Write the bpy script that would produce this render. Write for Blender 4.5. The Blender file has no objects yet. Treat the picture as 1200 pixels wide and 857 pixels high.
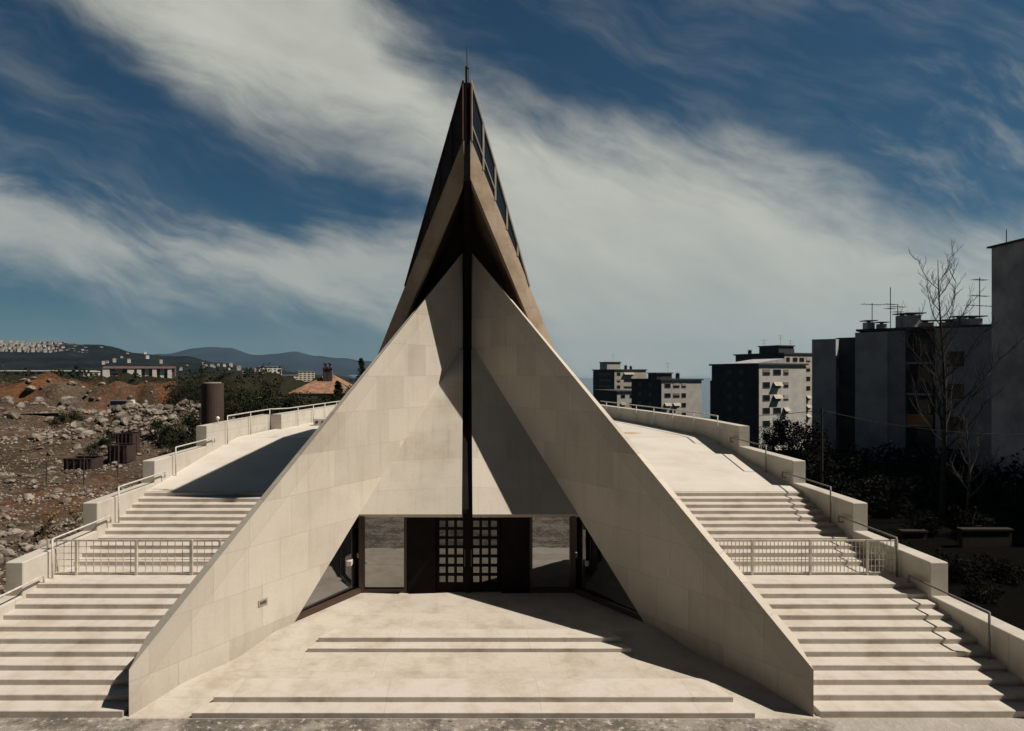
import bpy, bmesh, math, random
from mathutils import Vector, Matrix, noise
random.seed(7)
R = math.radians
SC = bpy.context.scene
COL = SC.collection
V = Vector
# ---------------------------------------------------------------- camera model
F, CX, HY, H = 719.0, 547.5, 437.0, 6.78
def at(px, py, y): return V(((px-CX)/F*y, y, H+(HY-py)/F*y))
cam = bpy.data.cameras.new('camera'); co = bpy.data.objects.new('camera', cam); COL.objects.link(co)
co.location = (0, 0, H); co.rotation_euler = (R(90), 0, 0)
cam.sensor_width = 36; cam.lens = 36*F/1200; cam.shift_x = (600-CX)/1200; cam.shift_y = (HY-428.5)/1200
cam.clip_start = .1; cam.clip_end = 30000
SC.camera = co
SC.render.engine = 'CYCLES'
SC.view_settings.view_transform = 'Standard'; SC.view_settings.look = 'None'
SC.view_settings.exposure = 0.24; SC.view_settings.gamma = 1
SUN = V((.77, -.155, 1)).normalized()

# ---------------------------------------------------------------- materials
def nt(m):
    m.use_nodes = True
    return m.node_tree.nodes, m.node_tree.links
class G:                                   # tiny node-graph writer
    def __init__(s, tree): s.n, s.l = tree.nodes, tree.links
    def put(s, sock, v):
        if hasattr(v, 'is_linked') or isinstance(v, bpy.types.NodeSocket): s.l.new(v, sock)
        elif v is not None: sock.default_value = v
    def m(s, op, a, b=None, c=None, clamp=False):
        d = s.n.new('ShaderNodeMath'); d.operation = op; d.use_clamp = clamp
        for k, v in enumerate((a, b, c)): s.put(d.inputs[k], v)
        return d.outputs[0]
    def vm(s, op, a, b=None):
        d = s.n.new('ShaderNodeVectorMath'); d.operation = op
        s.put(d.inputs[0], a); s.put(d.inputs[1], b)
        return d.outputs['Value'] if op in ('DOT_PRODUCT', 'LENGTH') else d.outputs[0]
    def xyz(s, v):
        d = s.n.new('ShaderNodeSeparateXYZ'); s.put(d.inputs[0], v); return d.outputs
    def comb(s, x, y, z=0.0):
        d = s.n.new('ShaderNodeCombineXYZ'); s.put(d.inputs[0], x); s.put(d.inputs[1], y); s.put(d.inputs[2], z); return d.outputs[0]
    def noise(s, vec, scale, detail=5, rough=.55, dist=0):
        d = s.n.new('ShaderNodeTexNoise'); s.put(d.inputs['Vector'], vec)
        d.inputs['Scale'].default_value = scale; d.inputs['Detail'].default_value = detail
        d.inputs['Roughness'].default_value = rough; d.inputs['Distortion'].default_value = dist
        return d.outputs[0]
    def mix(s, f, a, b, mode='MIX'):
        d = s.n.new('ShaderNodeMix'); d.data_type = 'RGBA'; d.blend_type = mode
        s.put(d.inputs[0], f)
        for k, v in ((6, a), (7, b)):
            s.put(d.inputs[k], (*v, 1) if isinstance(v, tuple) and len(v) == 3 else v)
        return d.outputs[2]
    def sm(s, x, lo, hi):
        d = s.n.new('ShaderNodeMapRange'); d.interpolation_type = 'SMOOTHSTEP'
        s.put(d.inputs[0], x); s.put(d.inputs[1], lo); s.put(d.inputs[2], hi); return d.outputs[0]
    def bump(s, h, strength, dist=.02):
        d = s.n.new('ShaderNodeBump'); d.inputs['Strength'].default_value = strength; d.inputs['Distance'].default_value = dist
        s.put(d.inputs['Height'], h); return d.outputs[0]
def mk(name):
    m = bpy.data.materials.new(name); m.use_nodes = True
    t = m.node_tree; g = G(t); b = t.nodes['Principled BSDF']
    g.b = b; g.m_ = m
    tc = t.nodes.new('ShaderNodeTexCoord'); g.obj = tc.outputs['Object']
    return m, g, b
def M(name, c1, c2=None, rough=.8, scale=3, detail=6, lo=.35, hi=.65, bump=0, bscale=30, metal=0, spec=.3, fine=.0):
    m, g, b = mk(name)
    c2 = c2 or tuple(x*.75 for x in c1)
    f = g.sm(g.noise(g.obj, scale, detail), lo, hi)
    col = g.mix(f, c1, c2)
    if fine:
        f2 = g.noise(g.obj, scale*9, 4)
        col = g.mix(fine, col, g.mix(1.0, col, g.mix(f2, (.3,.3,.3), (1.7,1.7,1.7)), 'MULTIPLY'))
    g.put(b.inputs['Base Color'], col)
    b.inputs['Roughness'].default_value = rough; b.inputs['Metallic'].default_value = metal
    b.inputs['Specular IOR Level'].default_value = spec
    if bump: g.put(b.inputs['Normal'], g.bump(g.noise(g.obj, bscale, 5), bump))
    return m
def clad(name, du, dv, row, width, c1, c2, mortar, off=(0, 0), msize=.006, rough=.7, stain=.35, stain_col=(.62,.58,.5), scale=.5, streak=True, edge=None, dirt_shade=False):
    """stone slabs: du and dv are the in-plane directions of the courses"""
    m, g, b = mk(name); K = .80
    c1, c2, mortar = [tuple(q*K for q in c) for c in (c1, c2, mortar)]
    u = g.m('ADD', g.vm('DOT_PRODUCT', g.obj, du), off[0]); v = g.m('ADD', g.vm('DOT_PRODUCT', g.obj, dv), off[1])
    uv = g.comb(u, v)
    br = g.n.new('ShaderNodeTexBrick'); g.put(br.inputs['Vector'], uv)
    br.offset = .43; br.squash = 1.35; br.squash_frequency = 3; br.offset_frequency = 2
    br.inputs['Color1'].default_value = (*c1, 1); br.inputs['Color2'].default_value = (*c2, 1); br.inputs['Mortar'].default_value = (*mortar, 1)
    br.inputs['Scale'].default_value = 1; br.inputs['Mortar Size'].default_value = msize; br.inputs['Mortar Smooth'].default_value = .3
    br.inputs['Brick Width'].default_value = width; br.inputs['Row Height'].default_value = row; br.inputs['Bias'].default_value = -.1
    f = g.sm(g.noise(g.obj, scale, 8, .62), .42, .72)
    col = g.mix(g.m('MULTIPLY', f, stain), br.outputs[0], g.mix(1.0, br.outputs[0], stain_col, 'MULTIPLY'))
    if streak:                                # rain streaks running down the slab
        f3 = g.sm(g.noise(g.comb(g.m('MULTIPLY', u, 6.0), g.m('MULTIPLY', v, .35)), 1.0, 5), .5, .8)
        col = g.mix(g.m('MULTIPLY', f3, .42), col, g.mix(1.0, col, (.72,.7,.66), 'MULTIPLY'))
    X = g.xyz(g.obj)
    if edge:                                  # coping course running along the sloping top, and grime at the foot
        dd = g.m('SUBTRACT', g.m('MULTIPLY_ADD', X[1], edge[1], edge[0]), X[2])
        jt = g.m('MULTIPLY', g.sm(g.m('ABSOLUTE', g.m('SUBTRACT', dd, edge[2])), .02, .006), .45)
        col = g.mix(g.m('MULTIPLY', g.m('LESS_THAN', dd, edge[2]), .38), col, g.mix(1.0, col, (.84,.83,.80), 'MULTIPLY'))
        col = g.mix(jt, col, mortar)
        gr = g.m('MULTIPLY', g.sm(g.m('ADD', X[2], g.m('MULTIPLY', g.noise(g.comb(g.m('MULTIPLY', u, 2.2), g.m('MULTIPLY', v, .7)), 1.5, 7, .65), 1.6)), 1.75, .75), .5)
        col = g.mix(gr, col, g.mix(1.0, col, (.66,.63,.57), 'MULTIPLY'))
    if dirt_shade:                                  # weather marks, plus grazing shade put into the colour of street-facing risers
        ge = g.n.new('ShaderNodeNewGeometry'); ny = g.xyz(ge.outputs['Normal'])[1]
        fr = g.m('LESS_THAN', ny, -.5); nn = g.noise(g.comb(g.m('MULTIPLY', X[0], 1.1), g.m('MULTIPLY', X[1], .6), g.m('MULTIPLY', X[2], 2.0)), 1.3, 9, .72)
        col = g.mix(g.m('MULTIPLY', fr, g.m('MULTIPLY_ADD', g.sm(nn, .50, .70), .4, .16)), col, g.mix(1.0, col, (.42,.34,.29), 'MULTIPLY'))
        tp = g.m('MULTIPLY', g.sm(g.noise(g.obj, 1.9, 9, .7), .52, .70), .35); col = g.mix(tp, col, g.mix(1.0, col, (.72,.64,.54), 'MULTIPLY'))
    f2 = g.noise(g.obj, 14, 6, .6)
    col = g.mix(.35, col, g.mix(1.0, col, g.mix(f2, (.72,.72,.7), (1.22,1.22,1.2)), 'MULTIPLY'))
    g.put(b.inputs['Base Color'], col); b.inputs['Roughness'].default_value = rough; b.inputs['Specular IOR Level'].default_value = .25
    hgt = g.m('SUBTRACT', g.m('MULTIPLY', g.noise(g.obj, 40, 5), .25), br.outputs['Fac'])
    g.put(b.inputs['Normal'], g.bump(hgt, .25, .008))
    g.uv = uv; g.col = col
    return m, g
LDIR = V((.66, 1, 0)).normalized(); RDIR = V((-.66, 1, 0)).normalized()
ST1, ST2, MO = (.66,.615,.535), (.535,.495,.43), (.45,.41,.35)
EDGE = (.93+1.0308*4.92, 1.0308, .62)
m_wl, _ = clad('wing_stone_a', LDIR, (0,0,1), 1.0, .92, ST1, ST2, MO, (0, .32), .005, edge=EDGE)
m_wr, _ = clad('wing_stone_b', RDIR, (0,0,1), 1.0, .92, ST1, ST2, MO, (.4, .32), .005, edge=EDGE)
m_cp, _ = clad('canopy_stone', (1,0,0), (0,.7,.714), 1.05, .9, (.60,.56,.49), (.535,.495,.43), MO, (.2, .1), .005, stain=.5)
m_wall, _ = clad('parapet_stone', (0.05,1,0), (.02,.02,1), 9.0, 1.5, (.60,.57,.51), (.55,.52,.46), (.36,.33,.29), (0, 4.5), stain=.5, scale=.9)
m_step, _ = clad('step_stone', (1,0,0), (0,1,.0), 40, 2.3, (.64,.60,.54), (.58,.545,.49), (.37,.34,.3), (.3,20), .004, stain=.6, stain_col=(.7,.64,.56), scale=1.4, streak=False, dirt_shade=True)
# terrace: slabs plus rust stains near the wings
def terrace_mat():
    m, g = clad('terrace_stone', (1,0,0), (0,1,0), .6, 1.1, (.70,.67,.61), (.66,.63,.57), (.56,.53,.48), (0,0), .004, stain=.5, stain_col=(.78,.73,.65), scale=.4, streak=False)
    col = g.col
    for (x, y, sx, sy) in ((-9.4, 28.8, .35, 1.6), (-9.7, 26.6, .3, .9), (9.0, 28.6, .5, .9), (8.2, 31.5, .9, .6)):
        q = g.vm('MULTIPLY', g.vm('SUBTRACT', g.obj, (x, y, 3)), (1/sx, 1/sy, 0))
        d = g.m('ADD', g.vm('LENGTH', q), g.m('MULTIPLY', g.noise(g.obj, 3, 5), 1.2))
        col = g.mix(g.m('MULTIPLY', g.sm(d, 1.75, .8), .8), col, (.34,.19,.09))
    g.put(g.b.inputs['Base Color'], col); return m
m_ter = terrace_mat()
def floor_mat():
    m, g = clad('floor_stone', (1,0,0), (0,1,0), .9, 1.4, (.60,.555,.49), (.55,.51,.45), (.42,.38,.33), (0,0), .004, stain=.8, stain_col=(.74,.69,.62), scale=1.6, streak=False)
    d = g.noise(g.obj, 2.3, 8, .7); d2 = g.noise(g.vm('MULTIPLY', g.obj, (.8, 2.2, 1)), 5.5, 10, .75)
    col = g.mix(g.m('MULTIPLY', g.sm(d, .6, .74), .2), g.col, (.25,.19,.14))
    col = g.mix(g.m('MULTIPLY', g.sm(d2, .48, .72), .42), col, g.mix(1.0, col, (.62,.58,.52), 'MULTIPLY'))
    g.put(g.b.inputs['Base Color'], col); return m
m_floor = floor_mat()
m_conc = clad('fascia_concrete', (.78,.62,0), (0,0,1), .5, 1.3, (.52,.42,.31), (.46,.37,.27), (.4,.33,.25), (0,0), .006, stain=.8, scale=1.2)[0]
m_roof = M('roof_copper', (.022,.016,.014), (.035,.026,.022), .55, 1.5, bump=.1)
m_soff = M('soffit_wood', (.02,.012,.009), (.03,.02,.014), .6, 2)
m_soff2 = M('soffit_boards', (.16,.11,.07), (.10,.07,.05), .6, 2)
m_steel = M('brown_steel', (.022,.013,.01), (.034,.02,.015), .45, 4, spec=.5)
m_black = M('blackened_steel', (.007,.005,.005), (.012,.008,.007), .8, 3, spec=.1)
m_frame = M('bronze_frame', (.05,.026,.017), (.035,.02,.014), .45, 4, spec=.5)
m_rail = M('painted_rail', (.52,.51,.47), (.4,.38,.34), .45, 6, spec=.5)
m_rail_shade = M('painted_rail_shaded', (.16,.155,.15), (.11,.105,.1), .45, 6, spec=.5)  # right-hand stair rails: same paint with their shade put into the colour
m_gate = M('gate_paint', (.56,.53,.46), (.42,.38,.32), .5, 5)
def glass(name, base, f0, rough=.015, wav=.02):
    m, g, b = mk(name)
    b.inputs['Base Color'].default_value = (*base, 1); b.inputs['Roughness'].default_value = rough
    b.inputs['IOR'].default_value = (1+f0**.5)/(1-f0**.5); b.inputs['Specular IOR Level'].default_value = .5
    g.put(b.inputs['Normal'], g.bump(g.noise(g.obj, 1.2, 2), wav, .05))
    return m
m_glass = glass('entrance_glass', (.006,.006,.007), .30, .015, .06)
m_dglass = glass('door_glass', (.006,.006,.006), .15, .03, .06)
m_sglass = glass('spire_glass', (.012,.014,.018), .14)
m_win = glass('window_glass', (.010,.011,.013), .03, .25)
m_mull = M('mullion_aluminium', (.26,.23,.185), (.2,.175,.14), .5)

# ---------------------------------------------------------------- object helpers
ORG = {}
def tag(o, label=None, cat=None, group=None, kind=None):
    if label: o['label'] = label
    if cat: o['category'] = cat
    if group: o['group'] = group
    if kind: o['kind'] = kind
    return o
def thing(name, label, cat, loc=(0,0,0), group=None):
    o = bpy.data.objects.new(name, None); COL.objects.link(o); o.location = loc; o.empty_display_size = .3
    ORG[o] = V(loc); return tag(o, label, cat, group)
def obj(name, bm, mats, parent=None, smooth=False, bevel=0, loc=None):
    """link a bmesh as one mesh object; vertices are given in world space"""
    if not isinstance(mats, (list, tuple)): mats = [mats]
    if bevel:
        bmesh.ops.remove_doubles(bm, verts=bm.verts, dist=1e-5)
        bmesh.ops.bevel(bm, geom=list(bm.edges), offset=bevel, segments=1, profile=.5, affect='EDGES', clamp_overlap=True)
    bmesh.ops.recalc_face_normals(bm, faces=bm.faces)
    org = ORG[parent] if parent is not None else (V(loc) if loc is not None else V((0,0,0)))
    if org.length: bm.transform(Matrix.Translation(-org))
    me = bpy.data.meshes.new(name); bm.to_mesh(me); bm.free()
    for m in mats: me.materials.append(m)
    if smooth:
        for p in me.polygons: p.use_smooth = True
    o = bpy.data.objects.new(name, me); COL.objects.link(o)
    if parent is not None: o.parent = parent
    elif loc is not None: o.location = loc
    ORG[o] = org
    return o
def NB(): return bmesh.new()
def face(bm, pts, mi=0):
    f = bm.faces.new([bm.verts.new(p) for p in pts]); f.material_index = mi; return f
def box(bm, x0, x1, y0, y1, z0, z1, mi=0):
    c = [(x0,y0,z0),(x1,y0,z0),(x1,y1,z0),(x0,y1,z0),(x0,y0,z1),(x1,y0,z1),(x1,y1,z1),(x0,y1,z1)]
    return hexa(bm, c, mi)
def hexa(bm, c, mi=0):
    v = [bm.verts.new(p) for p in c]
    for q in ((0,3,2,1),(4,5,6,7),(0,1,5,4),(1,2,6,5),(2,3,7,6),(3,0,4,7)):
        f = bm.faces.new([v[i] for i in q]); f.material_index = mi
def prism(bm, pts, ext, mi=0):
    ext = V(ext); a = [bm.verts.new(p) for p in pts]; b = [bm.verts.new(V(p)+ext) for p in pts]
    n = len(pts)
    for f in [bm.faces.new(a), bm.faces.new(list(reversed(b)))] + [bm.faces.new((a[i], a[(i+1)%n], b[(i+1)%n], b[i])) for i in range(n)]:
        f.material_index = mi
def tube(bm, pts, r, n=8, r2=None, mi=0):
    pts = [V(p) for p in pts]; rings = []
    N = len(pts)
    for i, p in enumerate(pts):
        d = (pts[min(i+1, N-1)] - pts[max(i-1, 0)]).normalized()
        a = d.orthogonal().normalized() if i == 0 else (a - d*a.dot(d)).normalized()
        b = d.cross(a)
        rr = r if r2 is None else r+(r2-r)*i/(N-1)
        rings.append([bm.verts.new(p+(a*math.cos(2*math.pi*k/n)+b*math.sin(2*math.pi*k/n))*rr) for k in range(n)])
    for i in range(N-1):
        for k in range(n):
            bm.faces.new((rings[i][k], rings[i][(k+1)%n], rings[i+1][(k+1)%n], rings[i+1][k])).material_index = mi
    bm.faces.new(list(reversed(rings[0]))).material_index = mi; bm.faces.new(rings[-1]).material_index = mi
def bar(bm, a, b, w, h, up=(0,0,1), mi=0):
    """rectangular bar from a to b"""
    a, b = V(a), V(b); d = (b-a).normalized(); s = d.cross(V(up)).normalized(); t = s.cross(d)
    c = []
    for p in (a, b):
        c += [p-s*w/2-t*h/2, p+s*w/2-t*h/2, p+s*w/2+t*h/2, p-s*w/2+t*h/2]
    v = [bm.verts.new(p) for p in c]
    for q in ((0,1,2,3),(7,6,5,4),(0,4,5,1),(1,5,6,2),(2,6,7,3),(3,7,4,0)): bm.faces.new([v[i] for i in q]).material_index = mi
def dup(root, loc, rotz=0, scale=1, label=None, group=None):
    r = root.copy(); COL.objects.link(r); r.location = loc; r.rotation_euler = (0,0,rotz)
    r.scale = (scale,)*3 if not hasattr(scale, '__len__') else scale
    if label: r['label'] = label
    if group: r['group'] = group
    for ch in list(root.children):
        c = ch.copy(); COL.objects.link(c); c.parent = r
        for gch in list(ch.children):
            d = gch.copy(); COL.objects.link(d); d.parent = c
    return r

# ================================================================ CHURCH
YF, YA = 12.08, 21.93
def xw(y, s=-1): return 6.66-.66*(y-YF) if s < 0 else 6.82-.676*(y-YF)   # the wing planes, left and right of the axis
church = thing('church', 'pale stone tent shaped church with a dark pointed prow roof and two triangular wing walls', 'church', (0, 17, 0))
def wing(s):
    def p(y, z): return V((s*xw(y, s), y, z))
    zt = lambda y: .93+1.0308*(y-YF)
    inner = [p(YF,-.12), p(YF,.93), p(YA,zt(YA)), p(YA,7.6), p(17.5,2.74), p(15.49,.40)]
    n = V((s*1, .66, 0)).normalized()        # outward
    th = .36
    out = []
    for q in inner:
        o = q+n*th
        out.append(o)
    # the front end is cut parallel to the axis so that the wing ends in a crisp arris
    d = V((-s*.66, 1, 0)).normalized()
    k = n.x*th/(-d.x) if abs(d.x) > 1e-6 else 0
    out[0] = out[0]+d*k; out[1] = out[1]+d*k
    out[0].x = s*xw(YF, s); out[1].x = s*xw(YF, s)
    out[1].z = zt(out[1].y)-.3
    out[2] = out[2]-V((0,0,.3)); 
    bm = NB(); a = [bm.verts.new(q) for q in inner]; b = [bm.verts.new(q) for q in out]; N = len(a)
    bm.faces.new(a); bm.faces.new(list(reversed(b)))
    for i in range(N): bm.faces.new((a[i], a[(i+1)%N], b[(i+1)%N], b[i]))
    bmesh.ops.triangulate(bm, faces=[f for f in bm.faces if len(f.verts) > 4])
    w = obj('wing_wall', bm, m_wl if s < 0 else m_wr, church)
    # canopy panel sloping down between the wing and the slit
    bm = NB(); e = .15
    A = V((3.25 if s > 0 else -3.15, 17.5, 2.74)); B = V((s*e, 17.2, 2.81)); C = V((s*e, 21.75, 7.6)); Dd = V((s*.42, 21.70, 7.58))
    prism(bm, [A, B, C, Dd], (0, .25, -.14))
    bmesh.ops.recalc_face_normals(bm, faces=bm.faces)
    obj('canopy_panel', bm, m_cp, church)
    # soffit under the canopy
    bm = NB(); hexa(bm, [(s*3.2,17.53,2.71),(s*.15,17.24,2.78),(s*.15,18.3,2.78),(s*3.2,18.3,2.71),(s*3.2,17.6,2.8),(s*.15,17.3,2.88),(s*.15,18.3,2.9),(s*3.2,18.3,2.8)])
    obj('soffit', bm, m_cp, church)
for s in (-1, 1): wing(s)
# steel fin standing in the slit
bm = NB(); prism(bm, [(-.14,17.42,2.78),(-.14,17.44,2.9),(-.14,22.05,7.6),(-.14,22.08,11.0),(-.14,22.6,11.2),(-.14,22.6,2.78)], (.28,0,0)); obj('steel_fin', bm, m_black, church)
# entrance: glazing, frames and lattice doors
YG = 17.72; ZF = .445
def entrance():
    for s in (-1, 1):
        a = V((4.50 if s > 0 else -4.40, 15.52, ZF)); b = V((s*3.06, YG-.03, ZF)); c = V((s*3.06, YG-.03, 2.78)); off = V((s*.12, .08, 0))
        bm = NB(); prism(bm, [a+off, b+off, c+off+V((0,0,.1))], (s*.03,.02,0))
        g = obj('side_glazing', bm, m_glass, church)
        bm = NB(); bar(bm, a+V((s*.05,.05,.07)), b+V((s*.02,0,.07)), .1, .14); bar(bm, b+V((0,0,0)), c, .11, .11, (0,1,0)); obj('frame', bm, m_frame, g)
        x0, x1 = (-3.0, -1.78) if s < 0 else (1.84, 3.0)
        bm = NB(); box(bm, x0, x1, YG, YG+.03, ZF+.1, 2.78); g = obj('window', bm, m_glass, church)
        bm = NB(); bar(bm, (x0,YG-.02,ZF+.06), (x1,YG-.02,ZF+.06), .1, .12)
        for x in (x0, x1): bar(bm, (x,YG-.021,ZF), (x,YG-.021,2.77), .08, .1, (0,1,0))
        obj('frame', bm, m_frame, g)
        x0, x1 = (-1.72, -.9) if s < 0 else (.98, 1.78)
        bm = NB(); box(bm, x0, x1, YG-.1, YG+.1, ZF, 2.8); obj('door_jamb', bm, m_black, church, bevel=.01)  # near-black panel: recess shade put into its dark colour
        # door leaf
        x0, x1 = (-.89, -.05) if s < 0 else (.10, .95)
        bm = NB(); yb = YG+.02; nx, nz = 3, 8; mx = .07; z0, z1 = ZF+.02, 2.78
        gx0, gx1, gz0, gz1 = x0+(.05 if s < 0 else .035), x1-(.035 if s < 0 else .05), z0+.22, z1+.03
        px_, pz_ = (gx1-gx0)/nx, (gz1-gz0)/nz
        for i in range(nx+1): box(bm, gx0+px_*i-.04, gx0+px_*i+.04, yb-.04, yb+.03, z0, z1)
        for k in range(nz+1): box(bm, x0, x1, yb-.035, yb+.025, gz0+pz_*k-.035, gz0+pz_*k+.035)
        box(bm, x0, x1, yb-.03, yb+.02, z0, gz0)
        dl = obj('door', bm, m_black, church)
        bm = NB(); box(bm, x0+.01, x1-.01, yb+.0, yb+.012, gz0, z1-.01); obj('pane', bm, m_dglass, dl)
        xh = x1-.02 if s < 0 else x0+.02
        bm = NB(); tube(bm, [(xh,yb-.08,1.2),(xh,yb-.08,1.7)], .018); bar(bm,(xh,yb-.08,1.25),(xh,yb,1.25),.02,.02); bar(bm,(xh,yb-.08,1.65),(xh,yb,1.65),.02,.02); obj('handle', bm, m_frame, dl)
    bm = NB(); box(bm, -.05, .098, YG-.06, YG+.09, ZF, 2.8); obj('mullion', bm, m_black, church)
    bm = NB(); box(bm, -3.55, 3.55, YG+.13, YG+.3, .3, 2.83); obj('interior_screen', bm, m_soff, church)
entrance()
# small plate on the left wing
d = LDIR; nrm = V((1, -.66, 0)).normalized(); c = V((-4.91, 14.73, 1.27))
bm = NB(); hexa(bm, [c+d*sx*.13+V((0,0,sz*.075))+nrm*q for q in (-.02,.018) for (sx,sz) in ((-1,-1),(1,-1),(1,1),(-1,1))])
pl = obj('wall_plate', bm, M('plate_metal', (.36,.34,.3), (.28,.26,.22), .5), church)
bm = NB(); hexa(bm, [c+d*sx*.09+V((0,0,sz*.04))+nrm*q for q in (.019,.021) for (sx,sz) in ((-1,-1),(1,-1),(1,1),(-1,1))])
obj('plate_opening', bm, M('plate_dark', (.1,.09,.08)), pl)

# ---- prow roof
gdir = V((0, 12.8, -1.3))
Ysp = 19.2
def fo(s, D): return V((s*(.136+.458*D), Ysp+.38*D, 14.04-D))      # outer fascia edge
def fi(s, D): return V((s*(.052+.467*D), Ysp+.02+.38*D, 12.98-D))    # inner fascia edge
AP = V((0, Ysp, 15.88))
for s in (-1, 1):
    bm = NB(); D0, D1 = 0, 10.2
    bk = V((0, .5, -.06))
    o0, o1, i0, i1 = fo(s,D0), fo(s,D1), fi(s,D0), fi(s,D1-.9)
    hexa(bm, [o0, o1, i1, i0, o0+bk, o1+bk, i1+bk, i0+bk])
    obj('fascia', bm, m_conc, church)
    # roof plane: apex to B, then along the fascia, swept back along the ridge
    B = fo(s, 4.32); A = AP+V((s*.13,.0,0))
    up = V((0,0,.04)); 
    bm = NB()
    e = V((0,.05,.02))
    for p, q in ((A+e, B+e), (B+e, o1+e)):
        hexa(bm, [p, q, q+gdir, p+gdir, p-V((0,0,.25)), q-V((0,0,.25)), q+gdir-V((0,0,.25)), p+gdir-V((0,0,.25))])
    obj('roof', bm, m_roof, church)
    # soffit behind the fascia
    bm = NB(); p, q = i0+bk*.4, i1+bk*.4
    gd = V((0, 4.6, -.4))
    hexa(bm, [p, q, q+gd, p+gd, p+V((s*.1,0,.12)), q+V((s*.1,0,.12)), q+gd+V((s*.1,0,.12)), p+gd+V((s*.1,0,.12))])
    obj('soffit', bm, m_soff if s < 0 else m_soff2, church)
    # clerestory glazing: triangle A - P - B in upright strips
    P0 = fo(s, 0)
    def top(t): return A.lerp(B, t)
    def bot(t): return P0.lerp(B, t)
    cuts = [0, .19, .39, .59, .78, .93]
    rb = NB(); gb = NB(); wb = NB()
    outn = V((s*.62, -.78, 0))
    for k in range(len(cuts)-1):
        t0, t1 = cuts[k], cuts[k+1]
        sh = outn*(-.02)
        face(gb, [bot(t0)+sh, bot(t1)+sh, top(t1)+sh, top(t0)+sh])
        a0, a1 = bot(t0), top(t0)
        bar(rb, a0, a1+V((0,0,.04)), .035, .07, (s*.78,.62,0))
        # horizontal transom
        h0 = bot(t0).lerp(top(t0), .28); h1 = bot(t1).lerp(top(t1), .28 if k < 4 else .4)
        if k < 2 and s > 0: bar(rb, h0, h1, .035, .04)
    bar(rb, A+V((0,0,0)), B, .05, .05)
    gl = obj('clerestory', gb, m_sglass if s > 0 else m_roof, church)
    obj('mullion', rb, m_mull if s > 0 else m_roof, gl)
bm = NB(); prism(bm, [(-.1,Ysp-.06,12.76),(-.1,Ysp-.06,15.83),(-.1,Ysp+.4,15.88),(-.1,Ysp+.4,12.76)], (.2,0,0)); obj('prow', bm, m_black, church)
for s in (-1,1):
    bm = NB(); bar(bm, (s*.13,Ysp-.06,14.05), (s*.13,Ysp-.06,15.78), .035, .05, (0,1,0)); obj('prow_trim', bm, M('trim_copper', (.26,.16,.1), (.2,.12,.08), .5), church)
# glazed gable deep under the prow
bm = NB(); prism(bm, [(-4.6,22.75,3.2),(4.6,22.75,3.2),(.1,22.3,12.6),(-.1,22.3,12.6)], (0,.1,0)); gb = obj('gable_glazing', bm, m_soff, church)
bm = NB(); bar(bm, (0,22.25,8), (0,21.4,12.9), .22, .2, (0,1,0))
obj('mullion', bm, m_black, gb)
bm = NB(); prism(bm, [(-.12,Ysp+.2,12.85),(-.12,22.4,11.1),(-.12,22.4,12.5),(-.12,Ysp+.3,13.35)], (.24,0,0)); obj('ridge_beam', bm, m_black, church)
# back wall closing the roof
bm = NB(); a = AP+gdir; prism(bm, [a, fo(1,10.2)+gdir, V((4.7,35,-.4)), V((-4.7,35,-.4)), fo(-1,10.2)+gdir], (0,-.2,0)); obj('rear_wall', bm, m_wall, church)
# lightning rod
bm = NB(); ry = Ysp+.15; tube(bm, [(0,ry,15.76),(0,ry,16.42)], .04, 8); tube(bm, [(0,ry,16.4),(0,ry,17.07)], .022, 6); tube(bm, [(0,ry,16.38),(0,ry,16.43)], .07, 10)
for x in (-.05, .05): tube(bm, [(x,ry,15.86),(x,ry,16.4)], .015, 6)
obj('lightning_rod', bm, M('rod_steel', (.1,.11,.12)), church)

# ================================================================ ENTRANCE FLOOR AND STEPS
prof = [(12.03,-.03),(12.06,.0),(13.0,.195),(14.15,.205),(15.05,.44),(15.3,.445),(18.2,.445)]
bm = NB()
rows = []
for (y, z) in prof:
    w0, w1 = xw(y)+.12, xw(y, 1)+.12
    rows.append([bm.verts.new((-w0+(w0+w1)*i/8, y, z)) for i in range(9)])
for a, b in zip(rows, rows[1:]):
    for i in range(8): bm.faces.new((a[i], a[i+1], b[i+1], b[i]))
tag(obj('entrance_floor', bm, m_floor), kind='structure')
ent = thing('entrance_steps', 'four low broad stone steps in two pairs leading up to the lattice doors', 'steps', (0, 13.5, 0))
for (y0, y1, z0, z1, xa, xb) in ((12.05,12.55,-.1,.10,-5.42,5.66), (12.44,13.2,0,.207,-5.15,5.4), (14.33,14.8,.1,.342,-3.74,3.84), (14.67,15.15,.2,.449,-3.57,3.68)):
    bm = NB(); hexa(bm, [(xa,y0,z0),(xb,y0,z0),(xb-.3,y1,z0),(xa+.3,y1,z0),(xa,y0,z1),(xb,y0,z1),(xb-.3,y1,z1),(xa+.3,y1,z1)])
    obj('step', bm, m_step, ent, bevel=.008)

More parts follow.
